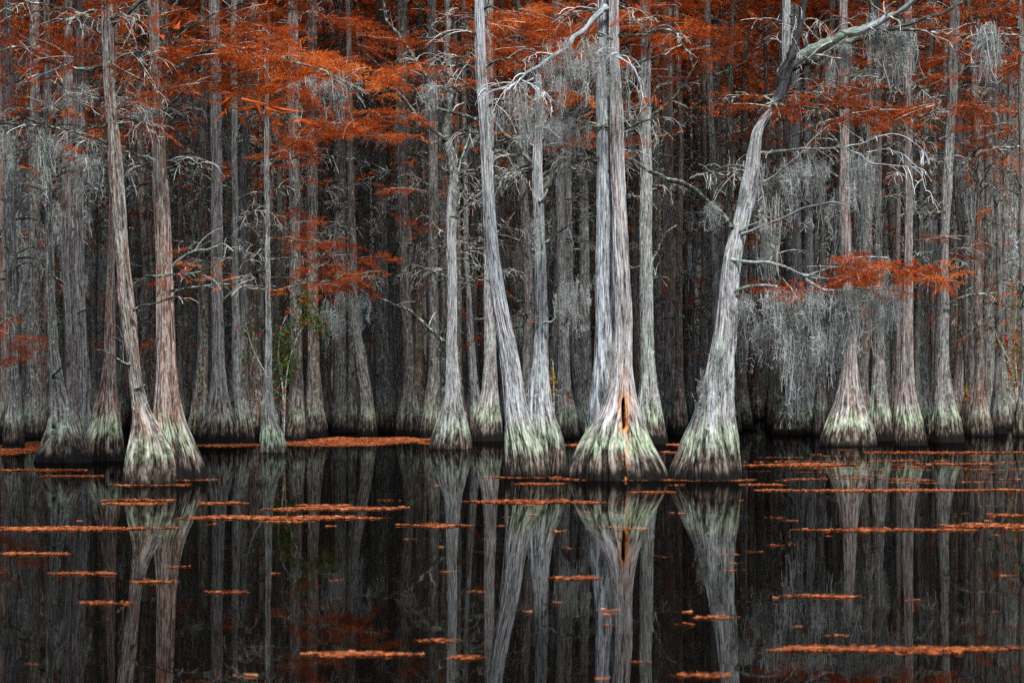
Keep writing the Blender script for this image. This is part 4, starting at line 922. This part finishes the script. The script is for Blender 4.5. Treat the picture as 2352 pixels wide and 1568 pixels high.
def treeline():
    """the wooded rise behind the swamp: a bank of thousands of leaf clumps, deep enough to walk into"""
    rng = np.random.default_rng(15)
    n = 26000
    d = rng.uniform(216, 236, n); x = rng.uniform(-52, 52, n); z = rng.uniform(0, 32, n)
    c = np.stack((x, d, z), 1)
    a = rng.normal(size=(n, 3)); a /= np.linalg.norm(a, axis=1, keepdims=True); b = np.cross(a, rng.normal(size=(n, 3))); b /= np.linalg.norm(b, axis=1, keepdims=True)
    s = rng.uniform(.5, 1.0, (n, 1))
    V = np.stack((c - a * s, c + b * s * .6, c + a * s, c - b * s * .6), 1).reshape(-1, 3)
    o = obj('treeline', build_mesh('treeline', V, np.arange(n * 4).reshape(-1, 4), None, {'tone': ('FLOAT', np.repeat(np.clip(rng.normal(.3, .2, n), 0, 1), 4))}, False), M_FARLEAF)
    tag(o, 'dim wooded bank of brown leaves beyond the last trunks', 'forest', kind='stuff')
M_FARLEAF = leafy('far_woodland', [(0.05, (0.02, 0.018, 0.014)), (0.5, (0.075, 0.062, 0.05)), (0.95, (0.17, 0.09, 0.055))], 0.2)
treeline()

# ================================================================== SPANISH MOSS
big = [
    ('curtain', 1940, 664, -.5, .9, 1.1, 'moss curtain below the middle of the orange-tipped branch'),
    ('curtain', 2025, 660, -.7, .6, .5, 'small moss fringe near the end of the orange-tipped branch'),
    ('fuzz', 1440, 150, -.5, .55, 1.0, 'moss tangle on the outer twigs of the pinkish stem'),
    ('fuzz', 1200, 205, -.9, .9, 1.4, 'moss among the white dead twigs by the leaning pale trunk'),
    ('tuft', 985, 190, -.4, .9, .9, 'moss curtain along the long diagonal mossy limb'),
    ('curtain', 1765, 662, -.5, 1.1, .9, 'Spanish moss curtain hung closest to the moss-wrapped leaning trunk'),
    ('curtain', 1800, 655, -.6, 1.0, 1.25, 'dense pale Spanish moss curtain in the middle of the low lichened branch'),
    ('curtain', 1850, 660, -.5, 1.0, 1.5, 'longest Spanish moss curtain reaching down over the broad pleated base'),
    ('curtain', 1905, 668, -.7, .9, 1.0, 'Spanish moss curtain hanging before the trunk with the wide dark pleated base'),
    ('beard', 1952, 668, -.7, 1.4, 1.25, 'full grey moss beard hanging straight below the orange-tipped branch'),
    ('curtain', 1985, 664, -.7, .8, .7, 'short moss curtain under the outer half of the orange-tipped branch'),
    ('beard', 2055, 658, -.8, .9, .85, 'single thin moss beard at the very end of the orange-tipped branch'),
    ('curtain', 1780, 350, -.4, 1.1, 1.3, 'moss curtain on the high lichened branch beside the leaning trunk'),
    ('curtain', 1935, 345, -.4, 1.0, 1.2, 'moss curtain under the fan of white twigs'),
    ('beard', 1995, 375, -.9, .9, 1.1, 'wispy moss beard dangling from the white twig fan'),
    ('beard', 1770, 520, -.4, .9, 1.1, 'long thin moss beard hanging off the bare curved reddish branch'),
    ('beard', 1980, 470, -.6, .8, 1.0, 'thin moss beard hanging past the tip of the bare curved branch'),
    ('beard', 2080, 62, -.8, 1.5, 1.25, 'thick moss beard hanging from the dark top limb'),
    ('curtain', 2035, 75, -.7, .6, .7, 'moss curtain in the elbow of the lichen-white limb'),
    ('beard', 2000, 30, -.6, 1.2, .9, 'moss beard clinging to the fork above the lichen-white limb'),
    ('beard', 2275, 60, -1.4, 1.5, 1.1, 'tapering moss beard alone on the outer end of the long thin branch'),
    ('beard', 1945, 100, -.5, .8, .65, 'small moss beard under the dark underside limb'),
    ('beard', 1905, 125, -.4, .7, .8, 'wispy moss strand close to the elbow of the dark underside limb'),
    ('curtain', 1330, 85, -.5, .9, .75, 'moss curtain under the white limb of the double-stemmed tree'),
    ('curtain', 1285, 125, -.7, .8, .65, 'moss curtain below the middle of the white slanting limb'),
    ('fuzz', 1400, 130, -.6, .6, 1.0, 'moss tangle across the double stems among white dead twigs'),
    ('fuzz', 1240, 225, -.9, .8, 1.0, 'moss tangle among white twigs above the low fork'),
    ('curtain', 1255, 262, -.2, .6, .5, 'moss fringe over the low fork of the upright stubbed tree'),
    ('curtain', 1320, 270, .2, .55, .5, 'dark moss fringe on the slanting mossy arm'),
    ('tuft', 1240, 488, -.3, .7, 1.1, 'dark moss wad stuck in the crook of the upright stubbed tree'),
    ('curtain', 755, 172, -1.2, .95, .62, 'moss curtain at the end of the long arching limb'),
    ('beard', 213, 360, -.4, 1.5, .85, 'moss beard hanging beside the crooked leaning trunk'),
    ('beard', 318, 230, -.3, 1.2, .9, 'moss beard in the gap between crooked and straight trunks'),
    ('fuzz', 130, 195, -.6, 1.0, .9, 'moss curtain below the white twigs by the crooked trunk'),
    ('curtain', 60, 300, -1, 1.0, .8, 'moss curtain hanging from the long straight branch at the picture edge'),
    ('fuzz', 800, 672, 14, 1.2, 1.6, 'moss curtain hanging behind the berry shrub'),
    ('beard', 1625, 462, -.6, 1.2, .62, 'moss tuft hanging off the slanting lichened limb'),
    ('curtain', 1310, 640, 20, .8, 1.2, 'dim moss fringe far behind the upright stubbed tree'),
    ('tuft', 1652, 790, -.45, .75, 1.5, 'moss scarf slung around the middle of the leaning trunk'),
    ('tuft', 1622, 850, -.5, .7, 1.6, 'moss scarf lower on the shaded edge of the leaning trunk'),
    ('tuft', 1404, 780, -.3, .4, 1.2, 'short moss line in the groove between the double stems'),
]
for kd, x, y, dd, sx, sz, lb in big:
    dbase = 47.0 if x > 620 else 45.5
    o = moss(kd, x, y, dbase + dd, sx, sz, lb, 'big moss festoons on the front trees')
rm = np.random.default_rng(77)
for i in range(90):
    # on limbs of the forest trees: hung a little off their trunks
    x, d = far_pos[rm.integers(len(far_pos))]
    if d > 125: continue
    z = rm.uniform(3.5, 11.5)
    moss('', (x + rm.normal() * .5, d - abs(rm.normal()) * .6, z), None, 0, rm.uniform(.7, 1.5), rm.uniform(.8, 1.9), 'dim grey wisp of Spanish moss hanging among the forest trunks', 'moss wisps back in the forest', far=True)

# ================================================================== SHRUBS
def shrub(name, label, stems, clumps, d, leafmat, berry, leaf=.05, seed=1):
    rng = np.random.default_rng(seed)
    b = px(stems[0][0][0], 0, d); b[2] = 0
    r = thing(name, label, 'shrub', (b[0], d, 0)); base = np.array((b[0], d, 0))
    par = []
    for st in stems:
        P = cubic(np.array([px(x, y, d + rng.normal() * .1) for x, y in st]), 14); par.append((P, np.linspace(.022, .008, 14)))
    PA = np.stack([p for p, _ in par]); RA = np.stack([q for _, q in par])
    A1, R1 = sprout(par, rng, 6, .2, .8, .6, .1, 6); R1 = np.clip(R1, .004, .01)
    v0, f0, k0 = tubes(PA - base, RA, 6); v1, f1, k1 = tubes(A1 - base, R1, 3)
    o = obj('stems', build_mesh('stems', np.concatenate((v0, v1)), np.concatenate((f0, f1 + len(v0))), None, {'bark': ('FLOAT_VECTOR', np.concatenate((k0, k1)))}), M_TWIG, r); o['kind'] = 'stuff'
    C0 = []
    for cx, cy, rx, ry, n in clumps:
        u = rng.normal(size=(n, 2)) * .5
        dd = d + rng.normal(size=n) * .25
        C0.append(np.stack([(cx + u[:, 0] * rx - CX) * dd / FPX, dd, CAMH - (cy + u[:, 1] * ry - HY) * dd / FPX], 1))
    C0 = np.concatenate(C0) - base; n = len(C0)
    a = rng.normal(size=(n, 3)); a[:, 2] -= .5; a /= np.linalg.norm(a, axis=1, keepdims=True); bb = np.cross(a, rng.normal(size=(n, 3))); bb /= np.linalg.norm(bb, axis=1, keepdims=True)
    s = leaf * rng.uniform(.6, 1.3, (n, 1))
    V = np.stack((C0 - a * s, C0 + bb * s * .45, C0 + a * s, C0 - bb * s * .45), 1)
    tone = np.clip(rng.normal(.5, .25, n), 0, 1)
    isb = rng.random(n) < berry
    for nm, m, mt in (('leaves', ~isb, leafmat), ('red_leaves', isb, M_BERRY)):
        if m.sum() == 0: continue
        W = V[m].reshape(-1, 3)
        o = obj(nm, build_mesh(nm, W, np.arange(len(W)).reshape(-1, 4), None, {'tone': ('FLOAT', np.repeat(tone[m], 4))}, False), mt, r); o['kind'] = 'stuff'
shrub('holly_shrub', 'green shrub dotted with red leaves climbing beside the thin white trunk', [[(648, 1000), (650, 900), (640, 820), (650, 740), (690, 690)], [(652, 1000), (660, 850), (690, 760), (730, 720), (770, 715)], [(645, 1000), (620, 880), (580, 800), (565, 740)]],
      [(655, 830, 30, 50, 520), (640, 900, 24, 50, 260), (650, 770, 30, 30, 220), (695, 690, 28, 22, 260), (735, 735, 40, 28, 420), (745, 770, 22, 24, 160), (570, 760, 18, 50, 110), (565, 830, 14, 30, 50), (690, 745, 30, 24, 140)], 72.5, M_GREEN, .09, .05, 3)
shrub('sapling', 'yellow and orange leaved sapling at the dark edge of the forest', [[(2338, 975), (2336, 880), (2330, 780), (2335, 680), (2320, 600)], [(2340, 975), (2325, 850), (2285, 760), (2270, 690)]],
      [(2335, 860, 26, 40, 200), (2338, 790, 20, 40, 170), (2300, 780, 26, 40, 70), (2280, 660, 20, 40, 60), (2335, 690, 16, 40, 60), (2240, 700, 14, 40, 30), (2220, 910, 10, 30, 40)], 84, M_YELLOW, .18, .06, 4)
shrub('sapling', 'thin yellow-green sapling peeping between the stubbed tree and the hooked slim trunk', [[(1272, 985), (1272, 900), (1270, 830)]], [(1270, 880, 10, 40, 110), (1310, 915, 6, 14, 24)], 74, M_YELLOW, .05, .05, 5)
shrub('sapling', 'small yellow-leaved sapling beside the wide greenish base', [[(223, 1000), (222, 940), (220, 900)]], [(220, 950, 9, 34, 60)], 60, M_YELLOW, .1, .04, 6)

# ================================================================== FLOATING NEEDLES
def mat_mesh(shape, seed, dens, nl, w):
    """shape: list of (xc, yc, half length, half depth) drifts in metres; tangled needles lying on the water"""
    rng = np.random.default_rng(seed)
    Vs = []
    for xc, yc, rx, ry in shape:
        n = int(4 * rx * ry * dens) + 10
        u = rng.uniform(-1, 1, n); ph = rng.random(6) * 6.283; kx = max(rx, .3)
        prof = (1 - np.abs(u) ** 1.5) * (.72 + .22 * np.sin(u * kx * 1.3 + ph[0]) + .14 * np.sin(u * kx * 3.1 + ph[1])) + .05
        cen = .30 * np.sin(u * 2.2 + ph[3]) + .14 * np.sin(u * kx * 3.1 + ph[4])
        v = rng.uniform(-1, 1, n); keep = rng.random(n) < np.clip(1.25 - .55 * np.abs(v) ** 3, 0, 1) * np.clip(prof * 2.2, .12, 1)
        x = xc + rx * u + rng.normal(size=n) * .03; y = yc + ry * (cen + v * np.maximum(prof, .03)) + rng.normal(size=n) * .03
        x, y, v = x[keep], y[keep], v[keep]; m = len(x)
        z = .003 + rng.random(m) ** 3 * .014
        yaw = rng.random(m) * 6.283; l = nl * rng.uniform(.5, 1.6, m); ti = rng.normal(size=m) * .05
        ww = w * rng.uniform(.6, 1.5, m)
        dx = np.stack((np.cos(yaw) * l, np.sin(yaw) * l, np.sin(ti) * l), 1) / 2; sd = np.stack((-np.sin(yaw) * ww, np.cos(yaw) * ww, rng.normal(size=m) * ww * .5), 1) / 2
        c = np.stack((x, y, z), 1)
        q = np.stack((c - dx - sd, c - dx + sd, c + dx + sd * .4, c + dx - sd * .4), 1)
        q[..., 2] = np.maximum(q[..., 2], .0025)
        Vs.append(q.reshape(-1, 3))
    V = np.concatenate(Vs); n = len(V) // 4
    rngt = np.clip(rng.normal(.46, .34, n), 0, 1)
    return build_mesh('needle_mat', V, np.arange(n * 4).reshape(-1, 4), None, {'tone': ('FLOAT', np.repeat(rngt, 4))}, False)

MATS = [  # x0, x1, y0, y1 in the picture, label
    (-30, 385, 1206, 1222, 'long orange needle raft crossing the reflection of the crooked and straight front trees'),
    (575, 935, 1159, 1177, 'thickest orange needle raft afloat before the thin white tree'),
    (395, 945, 1183, 1198, 'ragged orange needle raft just in front of the thickest one'),
    (235, 395, 1146, 1151, 'narrow needle streak closest to the crooked tree foot'),
    (232, 385, 1154, 1160, 'second narrow needle streak in front of the crooked tree'),
    (450, 585, 1152, 1159, 'small needle streak leading toward the thickest raft'),
    (1040, 1385, 1146, 1161, 'bright orange needle raft lying before the leaning tree and the double-stemmed tree'),
    (925, 1090, 1203, 1211, 'short needle streak over the reflection of the forked pale tree'),
    (-60, 140, 1006, 1064, 'broad flat needle mat around the far-left trunk'),
    (630, 990, 1004, 1024, 'long needle mat along the feet of the dark back row'),
    (445, 660, 1019, 1026, 'narrow tongue of the needle mat behind the tall red-barked tree'),
    (960, 1000, 1014, 1022, 'needle scrap beside the forked pale tree'),
    (1700, 2000, 1060, 1076, 'needle raft beginning at the foot of the moss-wrapped tree'),
    (1690, 1800, 1110, 1117, 'needle scrap just in front of the moss-wrapped tree'),
    (1760, 2255, 1122, 1131, 'long thin needle raft across the reflections of the pleated bases'),
    (1780, 2250, 1214, 1221, 'very long thin needle streak in the dark open water'),
    (2155, 2380, 1199, 1216, 'thick needle raft overlapping the end of the very long streak'),
    (1790, 2400, 1479, 1502, 'largest and closest needle raft in the near dark water'),
    (690, 945, 1496, 1510, 'slanting needle raft alone in the near dark water'),
    (1600, 1685, 1413, 1423, 'small blurred needle scrap near the leaning reflection'),
    (108, 256, 1313, 1323, 'needle streak over the dark striped reflections of the lichen-spotted trunk'),
    (-10, 160, 1269, 1275, 'thin needle streak just nearer than the long raft'),
    (298, 390, 1333, 1341, 'faint needle scrap on the red-barked reflection'),
    (165, 315, 1381, 1390, 'faint double needle streak low over the trunk reflections'),
    (1815, 1965, 1365, 1375, 'needle streak floating in the reflected moss'),
    (1030, 1112, 1506, 1516, 'blurred needle scrap on the reflected forked tree'),
    (-10, 215, 1077, 1083, 'needle streak touching the water in front of the wide greenish base'),
    (90, 260, 1091, 1096, 'second needle streak before the wide greenish base'),
    (1995, 2370, 1036, 1043, 'distant needle streak at the feet of the green-banded row'),
    (2080, 2280, 1064, 1068, 'fine needle streak before the streaked skirt tree'),
    (1555, 1665, 1546, 1558, 'needle scrap at the bottom edge under the leaning reflection'),
    (1262, 1365, 1323, 1333, 'orange scrap beside the reflected hollow tree'),
    (1295, 1350, 1019, 1026, 'needle patch in the gap left of the double-stemmed tree'),
    (1534, 1572, 1018, 1025, 'needle patch in the gap right of the double-stemmed tree'),
    (1518, 1568, 1037, 1041, 'thin needle line in the gap right of the double-stemmed tree'),
    (1440, 1545, 1127, 1134, 'needle scrap close against the double-stemmed tree foot'),
    (1175, 1300, 1109, 1113, 'needle line against the feet of the touching pair'),
    (2270, 2370, 1180, 1188, 'needle streak beyond the thick raft at the edge'),
    (2230, 2365, 1122, 1128, 'needle streak in line with the long thin raft'),
    (1800, 1900, 1099, 1103, 'faint needle line before the broad pleated base'),
    (480, 560, 1358, 1364, 'faint needle scrap in the dark water before the grey reflections'),
    (960, 1045, 1470, 1474, 'faint needle thread near the reflected pale trunk'),
]
for i, (x0, x1, y0, y1, lb) in enumerate(MATS):
    d1, d0 = ddepth(y0), ddepth(y1); dm = (d0 + d1) / 2; xc = ((x0 + x1) / 2 - CX) * dm / FPX
    rx = (x1 - x0) / 2 * dm / FPX; ry = max((d1 - d0) / 2 * (.95 if ' mat ' in lb else .62), .06)
    rng = np.random.default_rng(600 + i)
    if ' mat ' in lb: sh = [(0, 0, rx, ry), (0, 0, rx * .9, ry * .95), (-rx * .3, 0, rx * .65, ry), (rx * .3, 0, rx * .65, ry)]
    else:
        sh = [(rng.uniform(-.15, .15) * rx, rng.normal() * ry * .1, rx * .85, ry * .55)]
        for q in range(int(9 + rx * 5)):
            u = np.clip(rng.normal() * .48, -.95, .95); h = rx * rng.uniform(.08, .42) * (1 - .5 * abs(u))
            sh.append((rx * u, ry * rng.normal() * .6 * (1 - .6 * abs(u)), h, min(.10 + .04 * h, ry * rng.uniform(.10, .30))))
    if dm < 30: dens, nl, w = 4200, .05, .007
    elif dm < 50: dens, nl, w = 2300, .06, .010
    else: dens, nl, w = 1300, .08, .02
    if 'faint' in lb or 'blurred' in lb or 'dark striped' in lb: dens *= .4
    o = obj('needle_mat', mat_mesh(sh, 610 + i, dens, nl, w), M_MAT)
    o.location = (xc, dm, 0); tag(o, lb, 'needle raft', 'orange needle rafts afloat on the swamp')
def loose_needles():
    rng = np.random.default_rng(99); sh = []
    for i in range(95):
        y = rng.choice((rng.uniform(1112, 1260), rng.uniform(1110, 1560))); x = rng.uniform(0, 2352)
        if x < 1000 and rng.random() < .6: continue
        d = ddepth(y); sh.append(((x - CX) * d / FPX, d, min(.02 + rng.exponential(.05), .3) * d / 38, rng.uniform(.01, .03)))
    for i in range(50):
        y = rng.uniform(1030, 1110); x = rng.uniform(1690, 2352); d = ddepth(y); sh.append(((x - CX) * d / FPX, d, rng.uniform(.05, .5), rng.uniform(.03, .07)))
    for b, s in ((T21, .82), (T25, .6), (T16, .45), (T7, .5), (T8, .5)):
        for i in range(16):
            a = rng.uniform(3.3, 6.1); sh.append((b.base[0] + math.cos(a) * s * 1.15, b.base[1] + math.sin(a) * s * 1.1, rng.uniform(.05, .2), .05))
    o = obj('floating_needles', mat_mesh(sh, 98, 1300, .05, .007), M_MAT)
    tag(o, 'loose orange needles sprinkled thinly over the black water', 'needles', kind='stuff')
loose_needles()

# cypress knee between the touching pair and the double tree
kd = ddepth(1092)
kn = thing('cypress_knee', 'dark woody knee poking from the water between the touching pair and the double-stemmed tree', 'cypress knee', ((1287 - CX) * kd / FPX, kd + .12, 0))
km = trunk_mesh('trunk', [(1035, 1276, 1296), (1045, 1273, 1300), (1065, 1270, 1304), (1092, 1266, 1308)], kd, .46, 71, nth=90, fold=.15, dz0=.02)
localise(km, np.array((kn.location.x, kn.location.y, 0))); o = obj('stump', km, M_BARK, kn); o['redness'] = .8; o['paleness'] = .1; o['lichen'] = .1; o['algae'] = .2

# ================================================================== LIGHT, SKY, CAMERA
SUN_EL, SUN_AZ = math.radians(51), math.radians(166)      # azimuth clockwise from +Y: behind the camera, to the right
w = bpy.data.worlds.new('World'); bpy.context.scene.world = w; w.use_nodes = True
nt = w.node_tree; nt.nodes.clear()
sky = nt.nodes.new('ShaderNodeTexSky'); sky.sky_type = 'NISHITA'; sky.sun_disc = False; sky.sun_elevation = SUN_EL; sky.sun_rotation = SUN_AZ
bg = nt.nodes.new('ShaderNodeBackground'); bg.inputs[1].default_value = .095
out = nt.nodes.new('ShaderNodeOutputWorld'); nt.links.new(sky.outputs[0], bg.inputs[0]); nt.links.new(bg.outputs[0], out.inputs[0])
sl = bpy.data.lights.new('sun', 'SUN'); sl.energy = 4.2; sl.angle = math.radians(10); sl.color = (1, .98, .965)
so = bpy.data.objects.new('sun', sl); C.objects.link(so)
from mathutils import Vector
dirv = Vector((math.sin(SUN_AZ) * math.cos(SUN_EL), math.cos(SUN_AZ) * math.cos(SUN_EL), math.sin(SUN_EL)))
so.rotation_euler = dirv.to_track_quat('Z', 'Y').to_euler()
cd = bpy.data.cameras.new('camera'); cam = bpy.data.objects.new('camera', cd); C.objects.link(cam)
cam.location = (0, 0, CAMH); cam.rotation_euler = (math.pi / 2, 0, 0)
cd.sensor_width = 36; cd.lens = 100; cd.shift_y = (HY - 784) / 2352; cd.clip_end = 2000; cd.clip_start = .5
cd.dof.use_dof = True; cd.dof.focus_distance = 46.5; cd.dof.aperture_fstop = 4.0
sc = bpy.context.scene; sc.camera = cam
sc.view_settings.view_transform = 'Standard'; sc.view_settings.look = 'None'; sc.view_settings.exposure = 0.68; sc.view_settings.gamma = 1
sc.cycles.use_denoising = False; sc.cycles.max_bounces = 6; sc.cycles.diffuse_bounces = 3; sc.cycles.glossy_bounces = 3; sc.cycles.transmission_bounces = 2
